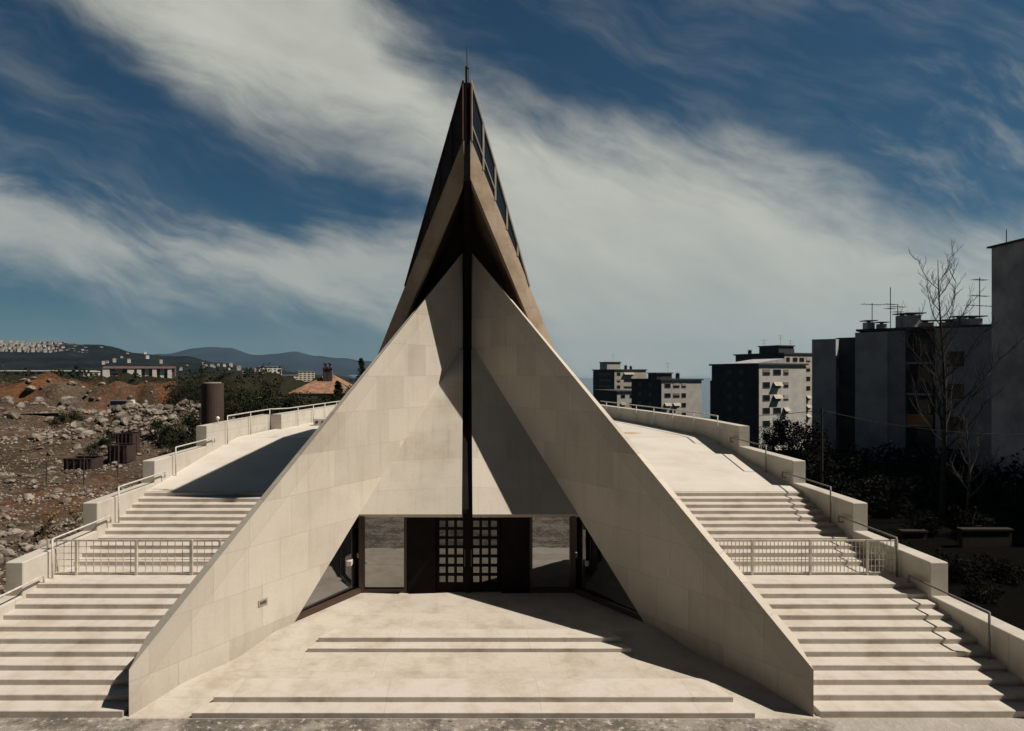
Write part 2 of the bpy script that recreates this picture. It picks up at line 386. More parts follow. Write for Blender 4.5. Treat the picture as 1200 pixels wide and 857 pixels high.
# ================================================================ SIDE STAIRCASES, PARAPETS, RAILS, GATES
T, RI = .38, .12
XL, XR = -11.15, 11.62                      # inner faces of the parapets
def ystep(n): return (31.8+n-1+(2.94 if n > 11 else 0))*T
TZ = lambda y: 2.64+max(0, min(y, 29.5)-21.18)*.125
outerL = [(-11.6,26.25),(-11.5,30),(-11.28,33.7)]; outerL2 = [(-10.78,33.7),(-10.35,37),(-9.85,41),(-9.2,46)]
outerR = [(12.08,26.25),(12.0,30),(11.6,33),(11.15,36),(10.6,39),(9.9,43),(9.2,46)]
tops = [(11.9,15.4,1.19),(15.4,18.5,2.02),(18.5,21.9,2.855),(21.9,26.25,3.64)]
def wallstrip(bm, pts, th, side, z0, z1):
    """upright wall along a polyline, thickness towards the axis"""
    ins = []
    for i, p in enumerate(pts):
        a = V(pts[max(i-1,0)]); b = V(pts[min(i+1,len(pts)-1)]); d = (b-a).normalized()
        n = V((d.y, -d.x)) * (1 if side < 0 else -1)
        ins.append(V(p)+n*th)
    L = [bm.verts.new((p[0],p[1],z)) for p in pts for z in (z0,z1)]; I = [bm.verts.new((p[0],p[1],z)) for p in ins for z in (z0,z1)]
    N = len(pts)
    for i in range(N-1):
        a, b = 2*i, 2*i+2
        bm.faces.new((L[a],L[b],L[b+1],L[a+1])); bm.faces.new((I[a],I[a+1],I[b+1],I[b]))
        bm.faces.new((L[a+1],L[b+1],I[b+1],I[a+1])); bm.faces.new((L[a],I[a],I[b],L[b]))
    bm.faces.new((L[0],L[1],I[1],I[0])); e = 2*(N-1); bm.faces.new((L[e],I[e],I[e+1],L[e+1]))
    return ins
for s in (-1, 1):
    xo = XL if s < 0 else XR
    side = 'left of the church beside the rubble' if s < 0 else 'right of the church towards the dark apartment blocks'
    st = thing('staircase', 'wide pale stone staircase in two flights '+side, 'staircase', (s*9, 16, 0))
    for n in range(1, 23):
        y0 = ystep(n); y1 = (ystep(n+1) if n < 22 else 21.5)
        xa = xo-s*.0; 
        def xin(y): return s*(max(xw(y, s), .3)+.12)
        z1 = n*RI; z0 = z1-RI-.03
        bm = NB(); ym = y1+.03
        a, b = sorted((xo+s*.05, xin(y0)))
        if n == 1 : a, b = sorted((xo+s*.02, xin(y0)))
        box(bm, a, b, y0, ym, z0, z1)
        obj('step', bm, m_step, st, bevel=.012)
    bm = NB(); a, b = sorted((xo+s*.05, s*2.0)); 
    hexa(bm, [(a,21.3,2.3),(b,21.3,2.3),(b,29.5,2.3),(a,29.5,2.3),(a,21.3,TZ(21.3)+.004),(b,21.3,TZ(21.3)+.004),(b,29.5,TZ(29.5)),(a,29.5,TZ(29.5))])
    obj('ramp', bm, m_ter, st)
    pw = thing('parapet_wall', 'stepped stone parapet wall along the outer side of the '+('left' if s < 0 else 'right')+' staircase', 'parapet wall', (s*11.8, 12, 0))
    for (y0, y1, z) in tops:
        bm = NB(); o_ = -11.6 if s < 0 else 12.08
        a, b = sorted((o_, xo)); box(bm, a, b, y0, y1-.003, -2.5, z); obj('wall_block', bm, m_wall, pw, bevel=.02)
    bm = NB(); insE = wallstrip(bm, outerL if s < 0 else outerR, .45, s, -2.5, 4.5); obj('wall_block', bm, m_wall, pw)
    if s < 0:
        bm = NB(); ins2 = wallstrip(bm, outerL2, .6, s, -2.5, 4.5); obj('wall_block', bm, m_wall, pw)
    # handrails: one thing per run
    nm = ['lowest', 'second', 'third', 'fourth']
    mat = m_rail if s < 0 else m_rail_shade
    xr = xo-s*.13
    runs = [(13.5,15.95,1.50,None),(16.3 if s < 0 else 16.42,18.95,2.36,None),(19.4,22.35,3.17,None),(23.2 if s < 0 else 23.6,26.75,3.96,None)]
    for k, (ya, yb, z, _) in enumerate(runs):
        zb = 0
        for n in range(1, 23):
            if ya > ystep(n): zb = n*RI
        if ya > 21.3: zb = TZ(ya)
        h = thing('handrail', 'tubular metal handrail on the '+('left' if s < 0 else 'right')+' stairs, '+nm[k]+' run from the bottom', 'handrail', (xr, ya, zb), 'handrails beside the stairs')
        bm = NB(); tube(bm, [(xr,ya,z),(xr,yb,z),(xr,yb+.02,z-.02),(xr,yb+.02,z-.2)], .026); tube(bm,[(xr,yb+.02,z-.2),(xo,yb+.02,z-.2)],.022); obj('rail', bm, mat, h, smooth=True)
        bm = NB(); tube(bm, [(xr,ya,zb-.01),(xr,ya,z+.01)], .024); obj('post', bm, mat, h, smooth=True)
    # long rail along the curved parapet
    path = [V((p.x-s*.12, p.y)) for p in insE]
    if s < 0: path = path[:-1]+[V((-10.75,33.4)), V((-9.98,34.2))]+[V((p.x-s*.12,p.y)) for p in ins2[1:]]
    fine = []
    for p, q in zip(path, path[1:]):
        for i in range(4): fine.append(p.lerp(q, i/4))
    fine.append(path[-1]); fine = [p for p in fine if p.y > 27.6]
    fine = [p for p in fine if p.y <= 43.6]
    h = thing('handrail', 'long curved handrail along the top parapet of the '+('left' if s < 0 else 'right')+' terrace', 'handrail', (fine[0].x, fine[0].y, 3.6), 'handrails beside the stairs')
    bm = NB(); tube(bm, [(p.x,p.y,4.80) for p in fine], .03); obj('rail', bm, m_rail, h, smooth=True)
    last = -9
    for p in fine:
        if p.y-last > 1.9:
            last = p.y; bm = NB(); tube(bm, [(p.x,p.y,TZ(p.y)),(p.x,p.y,4.8)], .024); obj('post', bm, m_rail if s < 0 else m_rail, h, smooth=True)
    # mesh gate on the landing
    yg, zg = 16.58, 1.32
    gt = thing('mesh_gate', ('slightly bowed ' if s < 0 else '')+'pale metal mesh barrier across the landing of the '+('left' if s < 0 else 'right')+' staircase', 'mesh barrier', (s*8, yg, zg))
    xa, xb = (-11.3, -3.9) if s < 0 else (4.0, 11.6)
    pxs = [57, 90, 160, 225, 258] if s < 0 else [820, 881, 949, 1016, 1050]
    bm = NB(); bar(bm, (xa,yg,zg+.93), (xb,yg,zg+.93), .035, .045); bar(bm, (xa,yg,zg+.06), (xb,yg,zg+.06), .03, .035); obj('frame', bm, m_gate, gt)
    for px in pxs:
        x = (px-CX)/F*yg; bm = NB(); bar(bm, (x,yg-.02,zg-.01), (x,yg-.02,zg+.96), .06, .05, (0,1,0)); obj('post', bm, m_gate, gt)
    bm = NB(); x = xa
    while x < xb:
        bar(bm, (x,yg+.01,zg+.07), (x,yg+.01,zg+.92), .014, .014, (0,1,0)); x += .2 if s < 0 else .105
    for k in range(1, 5): bar(bm, (xa,yg+.012,zg+.06+.87*k/5), (xb,yg+.012,zg+.06+.87*k/5), .013, .013)
    obj('wire_mesh', bm, m_gate, gt)
# flat terrace behind the roof
bm = NB(); hexa(bm, [(-11.1,29.45,2.5),(11.5,29.45,2.5),(9.1,46,2.5),(-9.1,46,2.5),(-11.1,29.45,3.679),(11.5,29.45,3.679),(9.1,46,3.72),(-9.1,46,3.72)])
tag(obj('terrace', bm, m_ter), kind='structure')
# vent box and globe lamp by the left parapet
vb = thing('vent_box', 'low pale concrete vent box with two round holes on the left terrace', 'vent box', (-8.4, 36, 3.69))
bm = NB(); box(bm, -8.95, -8.2, 35.7, 36.3, 3.68, 4.1); obj('housing', bm, m_wall, vb, bevel=.02)
for x in (-8.76, -8.4):
    bm = NB(); tube(bm, [(x,35.72,3.9),(x,35.685,3.9)], .09, 12); obj('vent', bm, m_steel, vb)
lm = thing('globe_lamp', 'small white globe lamp on a short stem at the end of the left terrace rail', 'lamp', (-11.2,27.6,4.5))
bm = NB(); bmesh.ops.create_icosphere(bm, subdivisions=2, radius=.085, matrix=Matrix.Translation((-11.2,27.55,4.74))); obj('globe', bm, M('globe_white', (.7,.7,.66), (.65,.65,.6), .3), lm, smooth=True)
bm = NB(); tube(bm, [(-11.2,27.55,4.49),(-11.2,27.55,4.68)], .03); obj('stem', bm, m_rail, lm)

# ================================================================ GROUND
def hn(x, y, sc, o=4): return noise.fractal(V((x/sc, y/sc, 3.7)), 1.0, 2.0, o)
def sst(a, b, x):
    t = max(0, min(1, (x-a)/(b-a))); return t*t*(3-2*t)
def bumpf(x, y, cx, cy, rx, ry): 
    d = ((x-cx)/rx)**2+((y-cy)/ry)**2; return math.exp(-d)
def ground(x, y):
    z = -.12
    left = sst(-12.5, -17, x)
    if x < -12:
        site = .25+.5*hn(x, y, 9)+.22*hn(x+50, y, 2.2)
        site -= 1.0*sst(24, 14, y)
        # rubble heap
        site += 3.4*bumpf(x,y,-30.5,58,7,6)*(1+.35*hn(x,y,3.0))+2.2*bumpf(x,y,-24,54,4,5)
        # cut bank of orange soil and rock
        edge = 92+7*hn(x,y+9,22)+.12*(x+80)
        site += (5.2+1.9*hn(x,y,9)+1.1*hn(x,y,3.2))*sst(edge+1.5*hn(x,y,2.4), edge+4.5, y)*sst(-28,-46,x)
        site += 2.4*bumpf(x,y,-64,84,9,7)
        site += 1.2*sst(60,110,y)*(1-sst(-28,-50,x))
        site -= sst(112,330,y)*(9.5+1.0*hn(x,y,60))
        z = z+left*(site-z)
    z += 1.5*sst(47, 60, y)*(1-sst(-6, 8, x))*(1-left)
    if x > 12: z -= 1.3*sst(12.2, 15, x)*sst(13.5,18,y)-.25*hn(x,y,4)*sst(13,16,x)*sst(13.5,18,y)
    # the right side falls away to the sea
    f = sst(-30-.2*max(0,y-200), 10-.2*max(0,y-200), x)
    z -= f*(max(0, y-58)*.115)*1.0
    z = max(z, -85)
    # bank the photographer stands on
    z += 5.2*sst(5.2, -.5, y)+(.35*hn(x,y,3)*sst(5.5,3,y))
    return z
def axis(segs):
    out = []
    for a, b, st in segs:
        n = max(1, round((b-a)/st)); out += [a+(b-a)*i/n for i in range(n)]
    return out+[segs[-1][1]]
xs = axis([(-9000,-3000,1500),(-3000,-600,200),(-600,-200,25),(-200,-90,4),(-90,-46,1.1),(-46,-10,.55),(-10,30,2.5),(30,90,6),(90,400,30),(400,3000,300),(3000,9000,2000)])
ys = axis([(-300,-40,40),(-40,-6,4),(-6,8,1),(8,16,1.5),(16,64,.6),(64,115,1.1),(115,220,5),(220,700,20),(700,1800,100),(1800,9000,900)])
cl_attr = []
me = bpy.data.meshes.new('ground'); vs = []; fs = []
for y in ys:
    for x in xs:
        z = ground(x, y); vs.append((x, y, z))
        edge = 92+7*hn(x,y+9,22)+.12*(x+80)
        orange = sst(edge-2, edge+2, y)*(1-sst(edge+9, edge+20, y))*sst(-22,-40,x)*sst(-.15,.35,hn(x,y+40,11))*sst(-.45,.1,hn(x+9,y,3))
        orange = max(orange, min(1, 1.6*bumpf(x,y,-66,97,8,11))*sst(-.35,.15,hn(x,y+7,6)), .8*bumpf(x,y,-42,52,6,5)*sst(-.1,.3,hn(x,y,5)), .45*sst(.2,.5,hn(x+70,y,12))*(1 if x < -14 and y < 92 else 0))
        scrub = max(sst(edge+7, edge+14, y)*(1 if x < 40 else .8), sst(.12,.38,hn(x+31,y,7))*.4*(1 if x < -13 else 0), (sst(-.48,-.43,x/max(y,1)) if (x < 30 and y > 40) else 0))
        dark = sst(12.2,13.5,x)*sst(12,14,y)  # right garden: shadow of the blocks put into the soil colour
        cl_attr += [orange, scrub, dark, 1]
nx = len(xs)
for j in range(len(ys)-1):
    for i in range(nx-1): fs.append((j*nx+i, j*nx+i+1, (j+1)*nx+i+1, (j+1)*nx+i))
me.from_pydata(vs, [], fs)
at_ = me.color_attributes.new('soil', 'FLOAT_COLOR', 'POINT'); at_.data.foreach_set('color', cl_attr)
for p in me.polygons: p.use_smooth = True
m, g, b = mk('ground_soil')
av = g.n.new('ShaderNodeAttribute'); av.attribute_name = 'soil'
ch = g.n.new('ShaderNodeSeparateColor'); g.put(ch.inputs[0], av.outputs['Color'])
n1 = g.noise(g.obj, .35, 10, .65); n2 = g.noise(g.obj, 2.5, 8, .7); n3 = g.noise(g.obj, 9, 6, .7)
base = g.mix(g.sm(n1,.35,.65), (.07,.053,.04), (.125,.10,.078))
base = g.mix(g.sm(n2,.52,.66), base, (.19,.165,.13))
base = g.mix(g.sm(n2,.46,.36), base, (.045,.034,.025))
base = g.mix(ch.outputs[0], base, g.mix(g.sm(n2,.35,.6), (.13,.058,.026), (.2,.105,.055)))
base = g.mix(g.m('MULTIPLY', ch.outputs[1], g.m('ADD', g.sm(n2,.66,.5), .45), clamp=True), base, g.mix(n3, (.012,.014,.009), (.035,.034,.02)))
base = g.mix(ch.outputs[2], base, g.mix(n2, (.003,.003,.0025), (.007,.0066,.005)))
base = g.mix(.6, base, g.mix(1.0, base, g.mix(g.sm(n3,.3,.7), (.35,.35,.35), (1.55,1.5,1.45)), 'MULTIPLY'))
base = g.mix(1.0, base, (.78,.75,.73), 'MULTIPLY')
g.put(b.inputs['Base Color'], base); b.inputs['Roughness'].default_value = .95; b.inputs['Specular IOR Level'].default_value = .02
g.put(b.inputs['Normal'], g.bump(g.m('ADD', n3, n2), .8, .12))
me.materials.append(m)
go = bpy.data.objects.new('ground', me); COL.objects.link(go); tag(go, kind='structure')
# street in front of the steps
def street_mat():
    m, g, b = mk('street_concrete')
    n1 = g.noise(g.obj, .9, 9, .68); n2 = g.noise(g.obj, 7, 7, .7); X = g.xyz(g.obj)
    c = g.mix(g.sm(n1,.42,.6), (.10,.09,.075), (.26,.235,.2))
    c = g.mix(g.sm(n2,.53,.66), c, (.42,.39,.34)); c = g.mix(g.sm(n2,.44,.33), c, (.045,.04,.035))
    pale = g.sm(g.m('ADD', X[0], g.m('MULTIPLY', n2, .5)), 7.0, 7.4)
    c = g.mix(g.m('MULTIPLY', pale, .8), c, g.mix(n1, (.3,.28,.24), (.46,.43,.38)))
    g.put(b.inputs['Base Color'], c); b.inputs['Roughness'].default_value = .95
    g.put(b.inputs['Normal'], g.bump(n2, .8, .05)); return m
bm = NB()
sx = [-40+i*2 for i in range(41)]; sy = [4.6,6,8,10,11,12.2]
gr = [[bm.verts.new((x, y, -.015+(.03*hn(x,y,3) if y < 11 else 0))) for x in sx] for y in sy]
for j in range(len(sy)-1):
    for i in range(len(sx)-1): bm.faces.new((gr[j][i],gr[j][i+1],gr[j+1][i+1],gr[j+1][i]))
tag(obj('street', bm, street_mat()), kind='structure')
# sea
m, g, b = mk('sea_water'); b.inputs['Base Color'].default_value = (.02,.05,.08,1); b.inputs['Roughness'].default_value = .25
g.put(b.inputs['Normal'], g.bump(g.noise(g.obj, .05, 6), .4, 1.0))
bm = NB(); face(bm, [(-1500,420,-70),(9000,420,-70),(9000,9000,-70),(-1500,9000,-70)]); tag(obj('sea', bm, m), kind='structure')
# hills and mountains: polar strips with real depth
def ridge(name, prof, r0, r1, mat, seed, rough, na=180, nr=14, base=-12):
    vs, fs = [], []
    pa, pb = prof[0][0], prof[-1][0]
    for i in range(na+1):
        px = pa+(pb-pa)*i/na
        for (a, ya), (c, yc) in zip(prof, prof[1:]):
            if a <= px <= c: py = ya+(yc-ya)*sst(0,1,(px-a)/(c-a)); break
        for j in range(nr+1):
            t = j/nr; y = r0+(r1-r0)*t
            zr = H+(HY-py)/F*(r0+(r1-r0)*.6)
            s_ = sst(0,.6,t)*(1-.5*sst(.6,1,t))
            z = base+(zr-base)*s_+rough*hn(px*6+seed*100, y, (r1-r0)*.18)*s_
            vs.append(((px-CX)/F*y, y, z))
    for i in range(na):
        for j in range(nr): a = i*(nr+1)+j; fs.append((a, a+nr+1, a+nr+2, a+1))
    me = bpy.data.meshes.new(name); me.from_pydata(vs, [], fs); me.materials.append(mat)
    for p in me.polygons: p.use_smooth = True
    o = bpy.data.objects.new(name, me); COL.objects.link(o); return tag(o, kind='structure')
m, g, b = mk('hill_scrub')
n1 = g.noise(g.obj, .010, 10, .7); n2 = g.noise(g.obj, .045, 8, .75)
c = g.mix(g.sm(n1,.42,.58), (.003,.005,.004), (.013,.014,.010)); c = g.mix(g.sm(n2,.55,.66), c, (.030,.029,.023)); c = g.mix(g.m('MULTIPLY', g.sm(n2,.66,.74), .7), c, (.085,.078,.065))
g.put(b.inputs['Base Color'], c); b.inputs['Roughness'].default_value = 1; b.inputs['Specular IOR Level'].default_value = 0; m_hill = m
m_mtn = M('mountain_rock', (.008,.012,.015), (.02,.025,.028), 1, .003, spec=0)
HP = [(-700,398),(-200,399),(0,402),(60,403),(110,407),(160,413),(210,419),(255,426),(300,433),(345,438),(400,444)]
ridge('hill', HP, 1100, 2900, m_hill, 1, 13, na=260, nr=30)
ridge('mountains', [(80,432),(140,424),(190,414),(240,409),(268,409),(300,416),(322,414),(345,412),(372,418),(400,420),(430,424),(470,430),(520,438)], 5600, 8200, m_mtn, 5, 26, nr=10)

# ================================================================ LEFT BACKGROUND
m_white = M('white_render', (.62,.60,.56), (.5,.48,.44), .8, .6); m_cream = M('cream_render', (.5,.46,.38), (.42,.38,.31), .8, .6)
m_red = M('red_tiles', (.13,.062,.05), (.10,.05,.042), .85, 1.2); m_darkwin = M('dark_window', (.03,.032,.036), (.045,.045,.05), .3, 3)
m_brownw = M('brown_render', (.17,.1,.075), (.13,.08,.06), .85, .8)
# housing on the far hill
def hill_at(px, fr):                          # a point on the hill face
    for (a, ya), (c, yc) in zip(HP, HP[1:]):
        if a <= px <= c: py = ya+(yc-ya)*sst(0,1,(px-a)/(c-a)); break
    y = 1100+1800*fr; zr = H+(HY-py)/F*(1100+1800*.6)
    return V(((px-CX)/F*y, y, -12+(zr+12)*sst(0,.6,fr)))
def small_house(name, mw, mr, w, d, h):
    bm = NB(); box(bm, -w/2, w/2, -d/2, d/2, -4, h); 
    hexa(bm, [(-w/2-.4,-d/2-.4,h),(w/2+.4,-d/2-.4,h),(w/2+.4,d/2+.4,h),(-w/2-.4,d/2+.4,h),(-w/2-.2,-.3,h+d*.28),(w/2+.2,-.3,h+d*.28),(w/2+.2,.3,h+d*.28),(-w/2-.2,.3,h+d*.28)], 1)
    for k in range(int(h//3)):
        for i in range(3): x = -w/2+w*(i+.5)/3; box(bm, x-.7, x+.7, -d/2-.06, -d/2+.1, k*3+.9, k*3+2.3, 2)
    return obj(name, bm, [mw, mr, m_darkwin])
m_hroof = M('hill_roofs', (.16,.13,.115), (.12,.09,.08), .85, 1.2)
protos = [small_house('hill_house', m_white, m_hroof, 11, 9, 8), small_house('hill_house', m_cream, m_hroof, 13, 10, 11), small_house('hill_house', m_cream, m_brownw, 9, 9, 6)]
labs = ['small white house in the housing rows on the far left hill', 'taller cream house in the housing rows on the far left hill', 'small cream brown roofed house in the housing rows on the far left hill']
grp = ['white houses on the far hill', 'tall cream houses on the far hill', 'small cream houses on the far hill']
used = [0,0,0]
def put_house(px, fr):
    k = random.randrange(3); p = hill_at(px, fr)
    o = protos[k] if not used[k] else protos[k].copy()
    if used[k]: COL.objects.link(o)
    used[k] += 1; o.location = p+V((0,0,random.uniform(-1,2))); o.rotation_euler = (0,0,random.uniform(.2,.8)); s = random.uniform(.5,.8); o.scale = (s,s,s*random.uniform(.9,1.2))
    tag(o, labs[k], 'house', grp[k])
for row, (fr, n) in enumerate(((.36,24),(.39,26),(.43,26),(.47,24),(.51,20))):
    for i in range(n):
        px = -20+124*(i+random.uniform(-.35,.35)+.5)/n
        if px < 106-row*2: put_house(px, fr)
for i in range(16): put_house(random.uniform(236,300), random.uniform(.3,.42))
for i in range(14): put_house(random.uniform(110,240), random.uniform(.22,.5))
# low long hall and white house
def simple_block(name, label, cat, px0, px1, py0, py1, d, dep, mw, mr, group=None, rows=3, cols=4, hip=0, rot=28):
    a = at(px0, py1, d); b_ = at(px1, py0, d)
    r = thing(name, label, cat, ((a.x+b_.x)/2, d, a.z), group); r.rotation_euler = (0,0,R(rot))
    bm = NB(); box(bm, a.x, b_.x, d, d+dep, a.z-3, b_.z); obj('wall', bm, mw, r)
    bm = NB(); e = (b_.x-a.x)*.02+.2
    hexa(bm, [(a.x-e,d-e,b_.z),(b_.x+e,d-e,b_.z),(b_.x+e,d+dep+e,b_.z),(a.x-e,d+dep+e,b_.z)]+[(a.x-e+hip,d+dep*.5-.5,b_.z+max(.4,hip*.6)),(b_.x+e-hip,d+dep*.5-.5,b_.z+max(.4,hip*.6)),(b_.x+e-hip,d+dep*.5+.5,b_.z+max(.4,hip*.6)),(a.x-e+hip,d+dep*.5+.5,b_.z+max(.4,hip*.6))]); obj('roof', bm, mr, r)
    W, Hh = b_.x-a.x, b_.z-a.z
    for k in range(rows):
        for i in range(cols):
            x = a.x+W*(i+.5)/cols; z = a.z+Hh*(k+.55)/rows; w, h = W/cols*.28, Hh/rows*.26
            bm = NB(); box(bm, x-w, x+w, d-.05, d+.05, z-h, z+h); obj('window', bm, m_darkwin, r)
    return r
simple_block('long_hall', 'very long low white hall behind the dark scrub on the left', 'hall', -30, 96, 435, 441, 430, 18, m_white, m_cream, rows=1, cols=16, rot=14)
simple_block('small_house', 'small white flat fronted house beside the long white hall', 'house', 99, 115, 436, 443.5, 425, 10, m_white, m_cream, rows=1, cols=3)
def estate(px0, px1, n, label, alt):
    a = at(px0, 450, 410); b_ = at(px1, 432, 410); r = thing('apartment_block', label, 'apartment block', ((a.x+b_.x)/2, 410, a.z)); r.rotation_euler = (0,0,R(22))
    W = (b_.x-a.x)/n; Z = b_.z
    for i in range(n):
        x0, x1 = a.x+W*i, a.x+W*(i+1); dy = (i % 2)*1.6
        bm = NB(); box(bm, x0, x0+W*.55, 410+dy, 422, a.z-3, Z); obj('wall', bm, m_white, r)
        bm = NB(); box(bm, x0+W*.55+.01, x1-.01, 412.4, 422, a.z-3, Z-.3); obj('stair_bay', bm, m_brownw if alt or i % 2 else m_cream, r)
        for k in range(4):
            z = a.z+(Z-a.z)*(k+.55)/4
            bm = NB(); box(bm, x0+W*.62, x1-.5, 412.3, 412.45, z-.6, z+.6); obj('window', bm, m_darkwin, r)
        bm = NB(); prism(bm, [(x0-.3,409.6,Z+.02),(x0-.3,423,Z+.02),(x0-.3,416.5,Z+1.5)], (W+.3,0,0)); obj('roof', bm, m_red, r)
estate(123, 161, 2+1, 'white apartment block with red roofs, left one of the pair beyond the quarry', False)
estate(163, 203, 5, 'white and brown striped red roofed apartment block, right one of the pair beyond the quarry', True)
m_flat = M('flat_roof', (.2,.19,.18))
for (n_, l, x0, x1, y0, y1, d, mw, r_, c_) in (
    ('tower_block', 'tall white tower block with balcony bands in the distant white group', 304, 330, 430, 452, 620, m_white, 9, 5),
    ('apartment_block', 'low white apartment slab left of the tall distant tower', 285, 303, 438, 452, 640, m_white, 5, 4),
    ('apartment_block', 'stepped white apartment block right of the tall distant tower', 331, 350, 440, 452, 610, m_white, 5, 4),
    ('apartment_block', 'cream apartment slab behind the tiled roof house chimneys', 350, 369, 435.5, 452, 650, m_cream, 7, 4),
    ('apartment_block', 'wide low white block lowest in the distant white group', 318, 347, 445, 455, 560, m_white, 3, 6)):
    simple_block(n_, l, 'apartment block', x0, x1, y0, y1, d, 16, mw, m_flat, rows=r_, cols=c_)
# tiled hip roof house
m_tile = M('clay_tiles', (.30,.175,.11), (.17,.095,.06), .85, 1.6, bump=.6, bscale=5, fine=.6)
D = 78
th_ = thing('tiled_house', 'house with an orange clay tiled hip roof and twin chimneys behind the left terrace', 'house', at(378, 475, D))
a = at(338, 461, D); b_ = at(413, 461, D); zt = at(380, 439, D).z; zb = a.z
bm = NB(); box(bm, a.x+.5, b_.x-.5, D-.0, D+9, zb-5, zb-.05); obj('wall', bm, m_cream, th_)
bm = NB(); q = [V((a.x,D-.6,zb)),V((b_.x,D-.6,zb)),V((b_.x,D+9.6,zb)),V((a.x,D+9.6,zb))]; t0 = V(((a.x+b_.x)/2-.1,D+4.2,zt)); t1 = V(((a.x+b_.x)/2+.5,D+4.8,zt))
for f in ((q[0],q[1],t1,t0),(q[1],q[2],t1),(q[2],q[3],t0,t1),(q[3],q[0],t0)): face(bm, f)
face(bm, list(reversed(q))); bmesh.ops.remove_doubles(bm, verts=bm.verts, dist=1e-4); rf = obj('roof', bm, m_tile, th_)
m_chim = M('sooty_render', (.12,.10,.09), (.07,.06,.055))
for px in (381.5, 387):
    p = at(px, 441, D+3); bm = NB(); box(bm, p.x-.28, p.x+.28, p.y-.3, p.y+.3, p.z-1.2, p.z+1.1); box(bm, p.x-.36, p.x+.36, p.y-.36, p.y+.36, p.z+.95, p.z+1.15)
    tube(bm, [(p.x,p.y,p.z+1.1),(p.x,p.y,p.z+1.6)], .16, 8); tube(bm, [(p.x,p.y,p.z+1.6),(p.x,p.y,p.z+1.72)], .3, 8); obj('chimney', bm, m_chim, rf)
sh = thing('garden_shed', 'low dark roofed shed with a pale gable among the trees left of the tiled house', 'shed', at(300, 480, 62))
a = at(293, 466, 62); bm = NB(); box(bm, a.x, a.x+1.1, 62, 63, 1, a.z); obj('wall', bm, m_white, sh)
bm = NB(); box(bm, a.x-.6, a.x+5.6, 61.6, 67, a.z-.35, a.z-.1); obj('roof', bm, M('tar_roof', (.03,.027,.026)), sh)
bm = NB(); box(bm, a.x+1.15, a.x+5.2, 62.3, 66.5, 1, a.z-.36); obj('side_wall', bm, M('shed_wall', (.05,.045,.04)), sh)
m_post0 = M('rust_band', (.05,.03,.024), (.07,.04,.03), .8)
# rusty chimney pipe behind the left parapet
cp = thing('steel_flue', 'brown steel cylinder flue with a flat grey cap behind the left parapet', 'flue', (-12.95, 31.2, .3))
bm = NB(); tube(bm, [(-12.95,31.2,0),(-12.95,31.2,6.25)], .54, 28); obj('shaft', bm, M('rust_shaft', (.062,.042,.034), (.045,.032,.027), .7, 2, fine=.3), cp, smooth=False)
bm = NB(); tube(bm, [(-12.95,31.2,6.22),(-12.95,31.2,6.3)], .47, 24, .40); obj('cap', bm, m_flat, cp)
# ---- rubble, boulders, skips, posts
def rock_verts(rad, seed):
    bm = NB(); bmesh.ops.create_icosphere(bm, subdivisions=2, radius=1)
    for v in bm.verts:
        v.co *= 1+.35*noise.noise(v.co*1.3+V((seed*3.1,0,0))); v.co.z *= .72
    rr = random.Random(seed+50)
    for _ in range(7):
        n = V((rr.gauss(0,1),rr.gauss(0,1),rr.gauss(0,1))).normalized(); c = rr.uniform(.45,.75)
        for v in bm.verts:
            d = v.co.dot(n)
            if d > c: v.co -= n*(d-c)
    vs = [v.co.copy()*rad for v in bm.verts]; bm.verts.index_update(); fs = [tuple(v.index for v in f.verts) for f in bm.faces]; bm.free(); return vs, fs
RK = [rock_verts(1, s) for s in range(6)]
m_rock = M('limestone', (.27,.24,.20), (.085,.07,.055), .95, 1.2, bump=.6, bscale=6, fine=.5)
vs, fs = [], []
def add_rock(x, y, r, sink=.25):
    k = random.randrange(6); rv, rf_ = RK[k]; z = ground(x, y); a = random.uniform(0,6.28); c, s = math.cos(a), math.sin(a); o = len(vs)
    sx, sy, sz = random.uniform(.7,1.4), random.uniform(.7,1.2), random.uniform(.6,1.1)
    for v in rv: vs.append((x+(v.x*c*sx-v.y*s*sy)*r, y+(v.x*s*sx+v.y*c*sy)*r, z+v.z*sz*r+r*(.5-sink)))
    for f in rf_: fs.append(tuple(i+o for i in f))
n = 0
while n < 17000:
    y = 15+70*random.random()**1.3; x = random.uniform(-1.0,-.35)*y*.95 if random.random() < .8 else random.uniform(-.5,-.3)*y
    if x > -12.4 or x < -85: continue
    if hn(x,y+20,6) < random.uniform(-.5,.25): continue
    add_rock(x, y, min(.30, .034*random.random()**-.45)+y*.00035); n += 1
for i in range(1700):
    x, y = random.gauss(-30,4.4), random.gauss(57,3.6); 
    if x < -13: add_rock(x, y, min(.55, .11*random.random()**-.45))
for i in range(420): 
    x = random.uniform(-90,-40); y = 90+random.gauss(0,5); add_rock(x, y, abs(random.gauss(.15,.3))+.12)
me = bpy.data.meshes.new('rubble'); me.from_pydata(vs, [], fs); me.materials.append(m_rock); o = bpy.data.objects.new('rubble', me); COL.objects.link(o); tag(o, kind='stuff', label='loose grey limestone rubble strewn over the building site', cat='rubble')
m_pale = M('pale_boulder', (.29,.255,.205), (.13,.105,.08), .95, 1.0, bump=.8, bscale=3, fine=.4)
